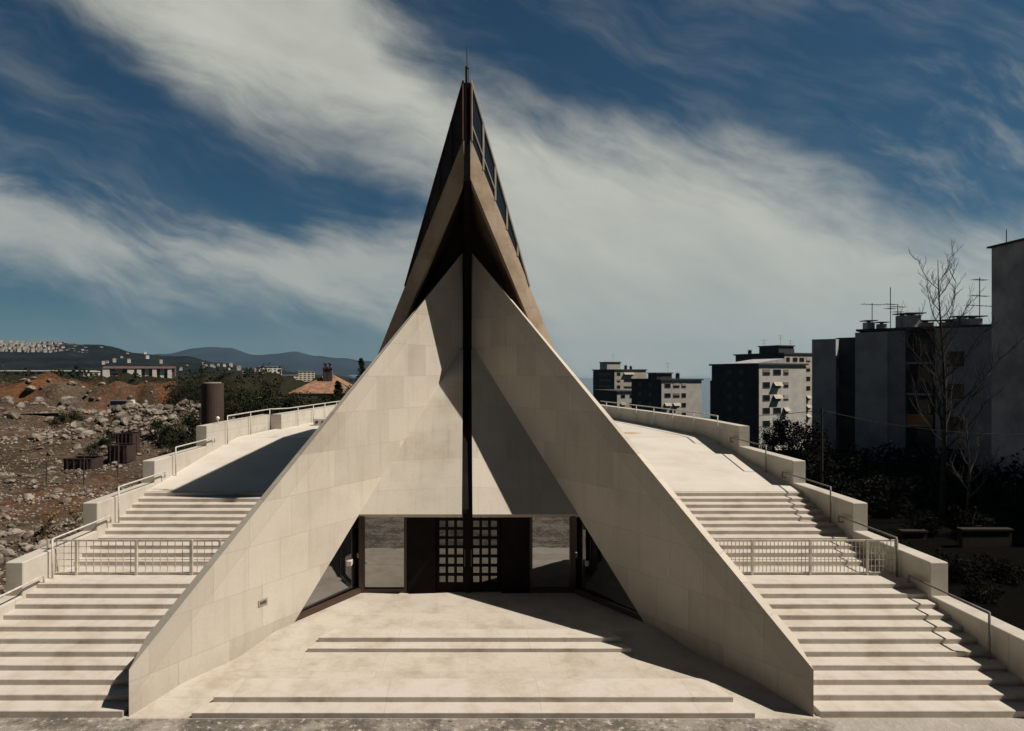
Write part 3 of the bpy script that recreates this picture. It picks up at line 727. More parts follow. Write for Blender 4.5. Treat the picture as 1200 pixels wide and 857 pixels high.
def boulder(px, py, d, r, label, group):
    p = at(px, py, d); z = ground(p.x, d)
    bm = NB(); bmesh.ops.create_icosphere(bm, subdivisions=3, radius=1)
    sd = random.uniform(0,99)
    for v in bm.verts:
        v.co *= 1+.4*noise.noise(v.co*1.1+V((sd,0,0)))+.15*noise.noise(v.co*3+V((sd,5,0)))
    for _ in range(9):
        n = V((random.gauss(0,1),random.gauss(0,1),random.gauss(0,1))).normalized(); c = random.uniform(.5,.85)
        for v in bm.verts:
            d = v.co.dot(n)
            if d > c: v.co -= n*(d-c)
    sq = V((random.uniform(.9,1.4),random.uniform(.8,1.1),random.uniform(.6,.9)))
    for v in bm.verts: v.co = V((v.co.x*sq.x, v.co.y*sq.y, v.co.z*sq.z))*r+V((p.x,d,z+r*.3))
    tag(obj('boulder', bm, m_pale, loc=(p.x,d,z)), label, 'boulder', group)
for (px, py, r) in ((20,632,.42),(33,625,.5),(45,628,.45),(55,634,.4),(8,640,.4),(28,642,.35),(62,622,.38),(3,628,.36),(50,640,.3)):
    boulder(px, py, 24+random.uniform(-1,1.5), r*.62, 'pale rounded boulder in the heap by the lowest left parapet block', 'boulders by the left parapet')
for (px, d, r) in ((115,56,.85),(120,52,.6),(150,60,.9),(160,58,1.0),(168,57,.8),(172,53,.95),(182,57,.7),(195,60,.8),(205,62,.75),(137,55,.55),(215,60,.8),(70,55,.8),(76,53,.6),(225,58,.7),(150,54,.5),(188,52,.6)):
    boulder(px, 500, d, r*.66, 'pale limestone boulder on the rubble heap beyond the left parapet', 'boulders on the rubble heap')
boulder(-6, 480, 86, 4.6, 'huge pale rock face at the left end of the orange cut bank', None)
m_rust = M('rusty_steel', (.05,.03,.024), (.03,.021,.018), .8, 2, fine=.5)
def skip(name, label, px, d, w, h, dep):
    p = at(px, 500, d); z = ground(p.x, d)-.05; r = thing(name, label, 'skip', (p.x, d, z))
    bm = NB(); t = .08; i = .82
    for (xa, ya, xb, yb) in ((-w/2,-dep/2,w/2,-dep/2),(-w/2,dep/2,w/2,dep/2),(-w/2,-dep/2,-w/2,dep/2),(w/2,-dep/2,w/2,dep/2)):
        bar(bm, (p.x+xa,d+ya,z+h/2), (p.x+xb,d+yb,z+h/2), t, h)
    box(bm, p.x-w/2, p.x+w/2, d-dep/2, d+dep/2, z, z+.1); obj('tub', bm, m_rust, r)
    for k in range(4): x = p.x-w/2+w*(k+.5)/4; bm = NB(); box(bm, x-.03, x+.03, d-dep/2-.1, d-dep/2-.041, z, z+h); obj('rib', bm, m_rust, r)
    for yy in (-dep/2, dep/2): bm = NB(); bar(bm, (p.x-w/2-.05,d+yy,z+h+.03), (p.x+w/2+.05,d+yy,z+h+.03), .12, .07); obj('rim', bm, m_rust, r)
skip('rusty_skip', 'long rusty open skip lying among the rubble, nearest the fence posts', 98, 41, 1.75, .85, 1.3)
skip('rusty_skip', 'shorter dark rusty skip standing in front of the rubble heap', 143, 44.5, 1.3, 1.2, 1.2)
skip('rusty_skip', 'tall dark rusty bin behind the shorter skip', 150, 47, 1.2, 1.6, 1.0)
m_post = M('post_iron', (.05,.035,.03))
fp = []
for (px, py0, py1, d, lab) in ((54,541,583,35,'leftmost'),(98,530,573,36,'second'),(138,515,568,38,'third'),(160,512,532,46,'rightmost')):
    a = at(px, py0, d); bm = NB(); z0 = ground(a.x, d)-.2; tube(bm, [(a.x,d,z0),(a.x+.03,d,a.z)], .035, 6); fp.append(a)
    tag(obj('fence_post', bm, m_post, loc=(a.x,d,z0)), 'thin rusty iron fence post on the building site, '+lab+' of the four', 'fence post', 'fence posts on the building site')
# parked vehicle beyond the heap, seen side on
vd = 97; p = at(144, 480, vd); vz = ground(p.x, vd)+.02
vh = thing('parked_van', 'dark windowed pale van parked behind the rubble heap', 'van', (p.x, vd, vz))
bm = NB(); prism(bm, [(p.x-2.1,vd,vz+.4),(p.x+2.1,vd,vz+.4),(p.x+2.1,vd,vz+1.05),(p.x+1.5,vd,vz+1.15),(p.x+.9,vd,vz+1.9),(p.x-2.05,vd,vz+1.9)], (0,1.7,0)); obj('body', bm, M('van_paint', (.4,.45,.5), (.36,.4,.45), .35), vh, bevel=.05)
bm = NB(); prism(bm, [(p.x-1.95,vd-.02,vz+1.2),(p.x+1.2,vd-.02,vz+1.2),(p.x+.8,vd-.02,vz+1.8),(p.x-1.95,vd-.02,vz+1.8)], (0,1.74,0)); obj('window', bm, m_win, vh)
for dx in (-1.3, 1.35):
    for dy in (0, 1.7):
        bm = NB(); tube(bm, [(p.x+dx,vd+dy-.1,vz+.35),(p.x+dx,vd+dy+.1,vz+.35)], .35, 14); obj('wheel', bm, m_steel, vh)
m, g, b = mk('puddle_water'); b.inputs['Base Color'].default_value = (.12,.15,.17,1); b.inputs['Roughness'].default_value = .08
bm = NB(); pts = []
for k in range(20):
    a = 2*math.pi*k/20; pts.append((-64+10*math.cos(a)*(1+.2*math.sin(3*a)), 81+2.2*math.sin(a), .0))
zp = sum(ground(x, y) for x, y, _ in pts)/20+.08
face(bm, [(x, y, zp) for x, y, _ in pts]); tag(obj('puddle', bm, m), kind='structure')
# ================================================================ TREES AND SHRUBS
def leafmat(name, c1, c2):
    m, g, b = mk(name)
    oi = g.n.new('ShaderNodeObjectInfo')
    c = g.mix(g.sm(g.noise(g.obj, 1.5, 4), .35, .65), c1, c2); g.put(b.inputs['Base Color'], c); b.inputs['Roughness'].default_value = .7; b.inputs['Specular IOR Level'].default_value = .04
    return m
m_leaf = leafmat('dark_foliage', (.014,.019,.010), (.036,.040,.020)); m_leaf2 = leafmat('fir_foliage', (.010,.016,.010), (.022,.03,.018)); m_leaf3 = leafmat('shade_foliage', (.003,.0035,.0022), (.008,.0085,.005))  # third one near black: garden shade put into the leaf colour
m_bark = M('bark', (.09,.075,.06), (.06,.05,.04), .95, 6); m_dry = leafmat('dry_weeds', (.2,.15,.08), (.13,.09,.05))
def leaves(bm, centers, per, spread, size):
    for c, rad in centers:
        for i in range(per):
            d = V((random.gauss(0,1),random.gauss(0,1),random.gauss(0,1))).normalized()*rad*random.random()**.4*spread
            p = c+d; n = V((random.gauss(0,1),random.gauss(0,1),random.gauss(0.5,1))).normalized(); t = n.orthogonal().normalized(); t = (Matrix.Rotation(random.uniform(0,6.28),3,n) @ t); u = n.cross(t); s = size*random.uniform(.6,1.4)
            bm.faces.new([bm.verts.new(p+q) for q in (-t*s, -u*s*.45, t*s, u*s*.45)])
def crownmesh(seed, h, r, nc=26, per=70, size=.14, lift=.3):
    random.seed(seed); bm = NB(); cs = []
    for i in range(nc):
        a = random.uniform(0,6.28); rr = r*math.sqrt(random.random())*.85; z = h*lift+h*(1-lift)*random.random()
        f = math.sqrt(max(.08, 1-((z-h*(.5+lift*.5))/(h*.55))**2)); cs.append((V((math.cos(a)*rr*f, math.sin(a)*rr*f, z)), r*random.uniform(.25,.48)))
    leaves(bm, cs, per, 1, size); return bm, cs
def tree_proto(name, label, cat, seed, h, r, mat, group, nc=26, per=70, size=.14, lift=.3, loc=(0,0,-50)):
    t = thing(name, label, cat, (0,0,0), group); bm, cs = crownmesh(seed, h, r, nc, per, size, lift); obj('crown', bm, mat, t)
    bm = NB(); tube(bm, [(0,0,-.5),(.05,0,h*.35),(.0,.1,h*.75)], h*.03, 8, h*.008)
    for c, _ in cs[:9]: tube(bm, [(0.03,0,h*.3*random.uniform(.8,1.5)), tuple(c*.6+V((0,0,c.z*.25))), tuple(c)], h*.012, 5, h*.004)
    obj('trunk', bm, m_bark, t); return t
tA = tree_proto('broadleaf_tree', '', 'tree', 3, 5.5, 2.3, m_leaf, None); tB = tree_proto('broadleaf_tree', '', 'tree', 9, 4.2, 2.6, m_leaf, None, nc=30, lift=.15)
used_t = {}
def plant(proto, px, d, z=None, sc=1, label='', group=None, py=None):
    x = (px-CX)/F*d; z = ground(x, d)-.1 if z is None else z
    if proto not in used_t:
        used_t[proto] = 1; o = proto; o.location = (x,d,z); o.scale = (sc,)*3; o.rotation_euler = (0,0,random.uniform(0,6))
    else: o = dup(proto, (x,d,z), random.uniform(0,6), sc)
    tag(o, label, None, group); return o
for i, (px, d, sc, k) in enumerate(((212,72,1.0,0),(228,66,.95,1),(246,76,1.0,0),(268,60,.85,1),(285,72,.95,0),(303,78,1.0,1),(320,66,.82,0),(338,70,.9,1),(352,62,.8,0),(372,60,.78,1),(392,58,.78,0),(405,66,.9,1),(418,60,.9,0),(330,56,.72,1),(255,55,.7,1),(290,54,.72,0),(365,54,.7,1),(432,70,.9,0),(275,90,1.0,1),(310,95,1.0,0),(230,92,1.0,0),(222,54,1.0,0),(240,57,1.1,1),(252,60,1.05,0),(266,56,1.05,1),(281,58,1.1,0),(297,60,1.1,1),(312,57,1.05,0),(328,60,1.1,1),(342,57,1.0,0),(208,58,1.0,1),(232,64,1.2,0),(290,66,1.2,0),(322,68,1.2,1),(260,70,1.25,0),(356,64,.95,1))):
    xx = (px-CX)/F*d; tz = at(px, random.uniform(447,456) if px < 268 else random.uniform(452,460) if px < 325 else random.uniform(459,466) if px < 405 else 452, d).z
    plant((tA, tB)[k], px, d, None, max(.3, (tz-ground(xx,d))/(5.6, 4.7)[k]), 'dark leafy tree in the belt of trees behind the left terrace', 'trees behind the left terrace')
# firs
def fir(px, py_top, d, label, base=None):
    x = (px-CX)/F*d; z0 = ground(x,d)-.1; top = at(px, py_top, d).z; h = top-z0
    t = thing('fir_tree', label, 'fir tree', (x,d,z0)); random.seed(int(px)); bm = NB(); cs = []
    for k in range(26):
        f = k/26; z = z0+h*(.2+.8*f); rr = h*.2*(1-f)+.1
        for i in range(5): a = random.uniform(0,6.28); q = rr*random.uniform(.4,1); cs.append((V((x+math.cos(a)*q, d+math.sin(a)*q, z-q*.25)), .14+rr*.28))
    leaves(bm, cs, 22, 1, .13); obj('crown', bm, m_leaf2, t); bm = NB(); tube(bm, [(x,d,z0-.2),(x,d,top)], h*.02, 6, .02); obj('trunk', bm, m_bark, t)
fir(423, 419, 80, 'pointed dark fir tree right of the tiled roof house'); fir(396, 447, 60, 'small dark fir in front of the orange tiled roof')
sA = tree_proto('shrub', '', 'shrub', 21, 1.9, 1.3, m_leaf, None, nc=20, per=60, size=.1, lift=.05)
for (px, d, sc) in ((72,66,1.0),(86,68,1.15),(110,47,.55),(128,50,.6),(200,49,.8),(212,47,.9),(185,50,.7),(222,50,1.1),(228,44,.9),(214,40,.7),(150,64,.6),(95,62,.6),(196,66,1.2),(206,72,1.3)):
    plant(sA, px, d, None, sc, 'dark bush growing on the rubble of the left building site', 'bushes on the building site')
dw = tree_proto('dry_weed', '', 'weed', 33, .9, .35, m_dry, None, nc=10, per=25, size=.05, lift=.1)
for (px, d, sc) in ((57,23.5,1.1),(52,23.2,.9),(88,25,.9),(92,24.5,.7)): plant(dw, px, d, None, sc, 'tuft of dry brown weeds beside the left parapet', 'dry weeds by the left parapet')
# far scrub belt as one mass
random.seed(5); bm = NB(); cs = []
for i in range(1500):
    d = random.uniform(105,380) if i < 1100 else random.uniform(380,1050); px = random.uniform(-40,330 if d < 380 else 420)
    x = (px-CX)/F*d; 
    edge = 92+7*hn(x,d+9,22)+.12*(x+80)
    if d < edge+8 or (d < 425 and (112 < px < 207 and random.random() < .8 or px < 100 and random.random() < .55)): continue
    z = ground(x,d)-max(0,min(2.4,(d-130)*.014)); cs.append((V((x,d,z+random.uniform(.2,1.1))), random.uniform(.6,1.5)*(1+d*.0012)*(.7 if 95 < px < 210 else 1)))
for c, rad in cs: leaves(bm, [(c, rad)], 26, 1, .16+c.y*.0013)
tag(obj('scrub', bm, m_leaf), 'dark scrub and low woodland between the quarry and the far hill', 'scrub', kind='stuff')

# ================================================================ RIGHT BACKGROUND
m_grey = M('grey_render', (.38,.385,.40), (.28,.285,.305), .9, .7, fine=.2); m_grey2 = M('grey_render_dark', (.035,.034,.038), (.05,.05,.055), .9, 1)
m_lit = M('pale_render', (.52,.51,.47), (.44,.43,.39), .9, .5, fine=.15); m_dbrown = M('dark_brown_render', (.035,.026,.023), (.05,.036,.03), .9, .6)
m_slab = M('roof_edge', (.045,.043,.043)); m_blind = M('blind_cloth', (.45,.42,.36), (.3,.27,.22)); m_shut = M('shutter_wood', (.26,.21,.13), (.2,.16,.1))
m_frm = M('window_frame', (.3,.29,.27))
def corner_block(label, pxc, d, pxr, pxl, a, py_top, zb, lit, shade, rows, cols, step, first, lcols=(), group=None, name='apartment_block', slab=True):
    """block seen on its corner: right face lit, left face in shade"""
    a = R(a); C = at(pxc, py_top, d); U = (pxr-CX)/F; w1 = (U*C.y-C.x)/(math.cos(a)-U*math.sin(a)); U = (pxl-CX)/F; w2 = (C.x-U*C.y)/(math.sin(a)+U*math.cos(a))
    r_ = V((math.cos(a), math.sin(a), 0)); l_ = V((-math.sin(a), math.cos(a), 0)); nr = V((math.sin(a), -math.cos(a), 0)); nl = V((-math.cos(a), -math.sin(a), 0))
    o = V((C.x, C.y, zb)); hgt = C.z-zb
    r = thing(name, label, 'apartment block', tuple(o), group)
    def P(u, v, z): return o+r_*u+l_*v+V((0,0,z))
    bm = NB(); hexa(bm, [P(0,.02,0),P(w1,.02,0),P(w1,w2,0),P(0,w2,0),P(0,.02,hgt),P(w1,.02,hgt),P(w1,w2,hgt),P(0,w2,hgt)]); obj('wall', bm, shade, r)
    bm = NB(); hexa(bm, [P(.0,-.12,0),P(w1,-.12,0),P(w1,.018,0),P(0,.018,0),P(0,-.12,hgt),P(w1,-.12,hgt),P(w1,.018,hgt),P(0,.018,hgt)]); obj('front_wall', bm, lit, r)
    if slab:
        e = .45; bm = NB(); hexa(bm, [P(x,y,z) for z in (hgt+.01,hgt+.4) for (x,y) in ((-e,-e),(w1+e,-e),(w1+e,w2+e),(-e,w2+e))]); obj('roof', bm, m_slab, r)
    for k in range(rows):
        z = hgt-first-step*k
        for (f, wd, hh) in cols:
            u = w1*f; w = w1*wd/2
            bm = NB(); hexa(bm, [P(x,y,zz) for y in (-.19,-.1) for (x,zz) in ((u-w-.05,z-hh/2-.05),(u+w+.05,z-hh/2-.05),(u+w+.05,z+hh/2+.05),(u-w-.05,z+hh/2+.05))]); wn = obj('window', bm, m_frm, r)
            bm = NB(); hexa(bm, [P(x,y,zz) for y in (-.195,-.188) for (x,zz) in ((u-w,z-hh/2),(u+w,z-hh/2),(u+w,z+hh/2),(u-w,z+hh/2))]); obj('pane', bm, m_win, wn)
            q = random.random()
            if q < .22:
                bm = NB(); zz = z+hh/2; hexa(bm, [P(u-w-.1,-.2,zz),P(u+w+.1,-.2,zz),P(u+w+.1,-.9,zz-.8),P(u-w-.1,-.9,zz-.8),P(u-w-.1,-.2,zz+.05),P(u+w+.1,-.2,zz+.05),P(u+w+.1,-.9,zz-.75),P(u-w-.1,-.9,zz-.75)]); obj('awning', bm, m_blind, wn)
            elif q < .55:
                bm = NB(); k0 = random.uniform(-.3,.2)*hh; hexa(bm, [P(x,y,zz) for y in (-.2,-.1955) for (x,zz) in ((u-w,z+k0),(u+w,z+k0),(u+w,z+hh/2),(u-w,z+hh/2))]); obj('blind', bm, m_blind if q < .4 else m_shut, wn)
        for (f, wd, hh) in lcols:
            v = w2*f; w = w2*wd/2
            bm = NB(); hexa(bm, [P(x,y,zz) for x in (-.06,.03) for (y,zz) in ((v-w,z-hh/2),(v+w,z-hh/2),(v+w,z+hh/2),(v-w,z+hh/2))]); obj('window', bm, m_darkwin, r)
    return r, P, w1, w2, hgt
def rooftop(r, P, u0, u1, v0, v1, z, h, mat, over=True):
    bm = NB(); hexa(bm, [P(x,y,zz) for zz in (z,z+h) for (x,y) in ((u0,v0),(u1,v0),(u1,v1),(u0,v1))]); l = obj('lift_house', bm, mat, r)
    if over:
        bm = NB(); hexa(bm, [P(x,y,zz) for zz in (z+h+.01,z+h+.3) for (x,y) in ((u0-.3,v0-.3),(u1+.3,v0-.3),(u1+.3,v1+.3),(u0-.3,v1+.3))]); obj('roof', bm, m_slab, l)
def antenna(r, p, h, arms=((.9,.9),(.7,.6)), rot=0.3):
    bm = NB(); p = V(p); tube(bm, [p, p+V((0,0,h))], .035, 5)
    c, s = math.cos(rot), math.sin(rot)
    for (f, w) in arms:
        q = p+V((0,0,h*f)); tube(bm, [q-V((c*w,s*w,0)), q+V((c*w,s*w,0))], .025, 4)
        for k in range(-3,4): t = q+V((c*w*k/3,s*w*k/3,0)); tube(bm, [t-V((-s*.3,c*.3,0)), t+V((-s*.3,c*.3,0))], .014, 4)
    obj('antenna', bm, m_slab, r)
def chimney(r, p, w, h, mat):
    bm = NB(); p = V(p); box(bm, p.x-w/2, p.x+w/2, p.y-w/2, p.y+w/2, p.z-.2, p.z+h); c = obj('chimney', bm, mat, r)
    bm = NB(); box(bm, p.x-w*.75, p.x+w*.75, p.y-w*.75, p.y+w*.75, p.z+h+.12, p.z+h+.2); tube(bm, [p+V((0,0,h)), p+V((0,0,h+.13))], w*.25, 6); obj('cap', bm, m_slab, c)
# B3, the large lit block in the middle
random.seed(11)
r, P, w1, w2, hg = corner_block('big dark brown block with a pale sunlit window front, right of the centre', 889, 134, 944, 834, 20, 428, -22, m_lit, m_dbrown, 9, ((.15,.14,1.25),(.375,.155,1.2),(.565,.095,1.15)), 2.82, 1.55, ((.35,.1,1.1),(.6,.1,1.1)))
bm = NB(); hexa(bm, [P(2,3,hg+.4),P(w1-3,3,hg+.4),P(w1-3,w2-2,hg+.4),P(2,w2-2,hg+.4),P(2,3,hg+.5),P(w1-3,3,hg+1.6),P(w1-3,w2-2,hg+1.6),P(2,w2-2,hg+.5)]); obj('roof_hatch', bm, m_grey, r)
bm = NB(); hexa(bm, [P(2.2,w2+.02,0),P(w1-1,w2+.02,0),P(w1-1,w2+3,0),P(2.2,w2+3,0),P(2.2,w2+.02,hg-3.6),P(w1-1,w2+.02,hg-3.6),P(w1-1,w2+3,hg-3.6),P(2.2,w2+3,hg-3.6)]); obj('rear_wing', bm, m_dbrown, r)
# B4 behind it
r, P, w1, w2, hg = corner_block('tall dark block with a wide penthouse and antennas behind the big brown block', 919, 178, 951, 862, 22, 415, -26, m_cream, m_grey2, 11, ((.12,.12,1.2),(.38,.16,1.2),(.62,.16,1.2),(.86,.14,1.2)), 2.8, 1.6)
rooftop(r, P, -1, 5, 1, 8, hg+.4, 1.9, m_grey2); 
for (u, v) in ((-.5,12),(3,4),(8,4)): chimney(r, P(u,v,hg+.4), .8, 1.0, m_grey2)
antenna(r, P(2,3,hg+2.2), 3.6); antenna(r, P(1,8,hg+.4), 4.4, ((.9,1.1),(.7,.8))); antenna(r, P(6,3,hg+.4), 4.0)
# B2
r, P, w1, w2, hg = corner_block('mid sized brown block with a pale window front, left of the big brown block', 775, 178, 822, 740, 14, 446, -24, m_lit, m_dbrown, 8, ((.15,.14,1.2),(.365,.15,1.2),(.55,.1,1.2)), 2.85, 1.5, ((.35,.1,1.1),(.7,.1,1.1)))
rooftop(r, P, 1, 6, 4, 9, hg+.4, 1.6, m_grey2); chimney(r, P(6.3,1.5,hg+.4), .9, 1.6, m_grey2); antenna(r, P(4,3,hg+.4), 5.0)
# B1 and the low block in front of it
r, P, w1, w2, hg = corner_block('most distant grey block with a white rooftop penthouse, leftmost of the right hand blocks', 720, 268, 757, 695, 14, 434, -34, m_cream, m_grey2, 11, ((.13,.1,1.3),(.45,.3,1.2)), 2.8, 1.7, ((.3,.3,1.0),(.6,.2,1.0)))
rooftop(r, P, -2.5, 4, 2, 9, hg+.4, 3.0, m_lit); chimney(r, P(6.5,2,hg+.4), 1.0, 1.6, m_grey2); chimney(r, P(9,2,hg+.4), .9, 1.3, m_grey2); antenna(r, P(1.5,4,hg+3.4), 4)
r, P, w1, w2, hg = corner_block('low brown block with a pale front standing before the most distant grey block', 723, 215, 746, 697, 12, 459.5, -30, m_lit, m_dbrown, 6, ((.3,.2,1.2),(.75,.2,1.2)), 2.85, 1.5)
# B5: the shaded complex on the right; faces look left and towards us
nF = V((-.66,-.75,0)).normalized(); dirF = V((-nF.y, nF.x, 0))
q0_ = at(951.5, 398, 59); ZT = q0_.z
def fac(px, rec=0):
    """point on the facade line seen at column px, set back by rec"""
    a = q0_-nF*rec; U = (px-CX)/F; w = (U*a.y-a.x)/(dirF.x-U*dirF.y); return a+dirF*w
def slabpart(r, name, px0, px1, rec, top, depth, mat, zb=-6):
    p0, p1 = fac(px0, rec), fac(px1, rec); back = -nF*depth; bm = NB()
    p0.z = p1.z = top; z = V((0,0,zb-top))
    hexa(bm, [p0+z, p1+z, p1+back+z, p0+back+z, p0, p1, p1+back, p0+back]); return obj(name, bm, mat, r), p0, (p1-p0).length
b5 = thing('apartment_block', 'long shaded grey block with balconies and rooftop antennas on the right', 'apartment block', (36, 56, -3))
_, p0, w = slabpart(b5, 'wall', 951.5, 979.5, 0, ZT, 8, m_grey)
_, p1, w_ = slabpart(b5, 'balcony_bay', 979.3, 1002.5, 1.5, ZT+.15, 6, m_grey2)
for k in range(5):
    z = p1.z-1.6-2.8*k; a = fac(981, .35); b_ = fac(1001, .35); c_ = fac(1001, .45); e = fac(981, .45)
    bm = NB(); hexa(bm, [V((q.x,q.y,zz)) for zz in (z-1.3,z-.35) for q in (a, b_, c_, e)]); obj('balcony', bm, m_grey2, b5)
_, p2, w2_ = slabpart(b5, 'wall', 1002, 1040, 0, ZT+.5, 8, m_grey)
_, p3, w3_ = slabpart(b5, 'wall', 1040.1, 1061, .12, ZT+.55, 8, M('grey_render_b', (.25,.255,.27), (.2,.2,.215), .9, .7, fine=.2))
_, p4, w4_ = slabpart(b5, 'balcony_bay', 1060.5, 1097, 1.4, ZT+.45, 6, m_grey2)
m_ochre = M('ochre_panel', (.42,.21,.06), (.32,.16,.05))
for k in range(5):
    z = p4.z-2.75*k-2.75; q = p4+dirF*.15; e = nF*.05; f = nF*-1.0
    bm = NB(); hexa(bm, [V((c.x,c.y,zz)) for zz in (z-.12,z+.03) for c in (q-f, q+dirF*(w4_-.3)-f, q+dirF*(w4_-.3), q)]); sl = obj('balcony', bm, m_grey, b5)
    bm = NB(); q2 = q-f; hexa(bm, [V((c.x,c.y,zz)) for zz in (z+.04,z+.95) for c in (q2, q2+dirF*(w4_-.3), q2+dirF*(w4_-.3)+f*.06, q2+f*.06)]); obj('railing_panel', bm, m_ochre if k == 2 else m_grey2, sl)
    bm = NB(); u = q+dirF*.8+nF*.02; hexa(bm, [V((c.x,c.y,zz)) for zz in (z+.1,z+2.2) for c in (u+nF*.03, u+dirF*.9+nF*.03, u+dirF*.9, u)]); obj('window', bm, m_win, b5)
_, p5, w5_ = slabpart(b5, 'wall', 1096, 1163, 0, ZT+.6, 8, m_grey)
for k in range(4):
    for (f, ww) in ((.22, 1.1),):
        z = p5.z-2.0-2.75*k; q = p5+dirF*(w5_*f)+nF*.04
        bm = NB(); hexa(bm, [V((c.x,c.y,zz)) for zz in (z-1.3,z) for c in (q, q+dirF*ww, q+dirF*ww-nF*.1, q-nF*.1)]); wn = obj('window', bm, m_win, b5)
        bm = NB(); bar(bm, q+V((0,0,z-1.3-q.z))+nF*.02, q+dirF*ww+V((0,0,z-1.3-q.z))+nF*.02, .1, .06); obj('sill', bm, m_grey, wn)
_, p6, _w = slabpart(b5, 'stair_bay', 1163, 1182, 1.2, ZT+.6, 6, m_grey2)
bm = NB(); hexa(bm, [V((c.x,c.y,z)) for z in (ZT+.62,ZT+.8) for c in (fac(1003,-.1), fac(1162,-.1), fac(1162,-.1)-nF*7, fac(1003,-.1)-nF*7)]); obj('roof', bm, m_slab, b5)
def rf5(px, rec): q = fac(px, rec); q.z = ZT+.8; return q
for (px, rec, ww, hh) in ((1018,2.5,.7,.75),(1033,2.5,.6,.55),(1057,2,.7,1.2),(1067,1.6,1.1,1.15),(1084,2.5,.9,.5),(1112,3,1.0,.5),(1124,2.5,.7,.75),(1139,2,1.0,.65)):
    chimney(b5, rf5(px,rec), ww, hh, m_grey)
antenna(b5, rf5(1022,2.8), 2.6, ((.95,1.2),)); antenna(b5, rf5(1043.5,3), 4.0, ((.6,.7),(.5,.5))); antenna(b5, rf5(1148,2.5), 4.2, ((.95,.7),(.62,1.0),(.42,1.6)))
antenna(b5, rf5(1052,3.4), 2.4, ((.9,.9),(.7,.5)))
# B6: the tall block at the edge of the frame
b6 = thing('tower_block', 'tall blank grey tower block cut by the right edge of the frame', 'tower block', (39, 44, -3))
pz = at(1162, 291, 45.5); bm = NB(); box(bm, pz.x, pz.x+16, 26, 45.5, -6, pz.z); obj('wall', bm, M('tower_render', (.42,.395,.375), (.24,.225,.22), .9, .35, fine=.3), b6)
bm = NB(); box(bm, pz.x-.2, pz.x+16.2, 25.8, 45.7, pz.z+.01, pz.z+.14); obj('roof', bm, m_slab, b6)
bm = NB(); tube(bm, [(pz.x+.4,44.7,pz.z),(pz.x+.4,44.7,pz.z+1.2)], .03, 5); obj('antenna', bm, m_slab, b6)
for k in range(6):
    z = pz.z-4.5-2.8*k
    for y in (42.2, 37, 31): bm = NB(); box(bm, pz.x-.04, pz.x+.05, y-.6, y+.6, z-1.2, z); obj('window', bm, m_win, b6)
# bare tree before the grey block
def bare_tree(name, label, base, top, seed, spread, mat, lean=0, nb_=15, low=.25):
    random.seed(seed); t = thing(name, label, 'tree', tuple(base)); h = top-base.z
    bm = NB(); pts = [base+V((lean*h*f*f+.25*math.sin(f*5), .1*math.sin(f*7), h*f)) for f in [i/10 for i in range(11)]]
    tube(bm, pts, h*.010, 8, .012); obj('trunk', bm, mat, t)
    bb = NB()
    def br(p, d, L, r, lv):
        q = [p]; n = 6
        for i in range(n):
            d = (d+V((random.gauss(0,.10),random.gauss(0,.10),.14))).normalized(); q.append(q[-1]+d*L/n)
        tube(bb, q, r, 5, max(.006, r*.3))
        if lv < 3:
            for i in range(1, n+1):
                for _ in range(2 if lv < 2 else 1):
                    if random.random() < .8:
                        a = random.uniform(0,6.28); s = d.orthogonal().normalized(); s = Matrix.Rotation(a,3,d) @ s
                        br(q[i], (d*.75+s*.75+V((0,0,.15))).normalized(), L*random.uniform(.22,.42), r*.45, lv+1)
    for k in range(nb_):
        f = low+(1-low)*.92*k/nb_; i = f*10; j = int(i); p = pts[j].lerp(pts[min(j+1,10)], i-j); a = k*2.4+random.uniform(-.5,.5)
        br(p, V((math.cos(a)*.8, math.sin(a)*.8, .75)).normalized(), spread*h*(1-f*.75)*random.uniform(.8,1.15), .016+.055*(1-f), 1)
    obj('crown', bb, mat, t)
m_twig = M('bare_bark', (.035,.028,.025), (.02,.017,.015), .95, 5); m_birch = M('pale_bark', (.07,.06,.055), (.025,.022,.02), .9, 7)
bt = at(1107, 304, 36); bare_tree('bare_tree', 'tall leafless tree standing before the shaded grey block', V((bt.x-.2, 36, -2.2)), bt.z, 4, .36, m_twig, .006, 24, .28)
bt = at(1130, 470, 33); bare_tree('bare_tree', 'smaller leafless tree with a pale trunk in the dark garden', V((bt.x,33,-2.2)), bt.z, 14, .34, m_birch, .05, 11, .3)
bt = at(1075, 400, 40); bare_tree('bare_tree', 'leaning leafless tree left of the tall bare one', V((bt.x+1.6,40,-2.2)), bt.z, 24, .25, m_twig, -.07, 12, .35)
# dark garden shrubs
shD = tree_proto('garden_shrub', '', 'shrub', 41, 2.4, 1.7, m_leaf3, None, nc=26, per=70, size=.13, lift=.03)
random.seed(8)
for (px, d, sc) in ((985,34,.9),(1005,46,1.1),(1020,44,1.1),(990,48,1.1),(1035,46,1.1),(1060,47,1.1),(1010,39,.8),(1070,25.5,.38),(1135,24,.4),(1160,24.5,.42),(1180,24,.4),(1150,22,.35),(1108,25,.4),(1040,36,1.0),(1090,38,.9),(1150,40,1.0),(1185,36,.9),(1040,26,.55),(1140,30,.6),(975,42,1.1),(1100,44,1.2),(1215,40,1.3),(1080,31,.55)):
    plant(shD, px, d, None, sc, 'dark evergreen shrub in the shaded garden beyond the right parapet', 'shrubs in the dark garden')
tD = tree_proto('evergreen_tree', '', 'tree', 47, 5.0, 2.6, m_leaf3, None, nc=34, per=75, size=.16, lift=.1)
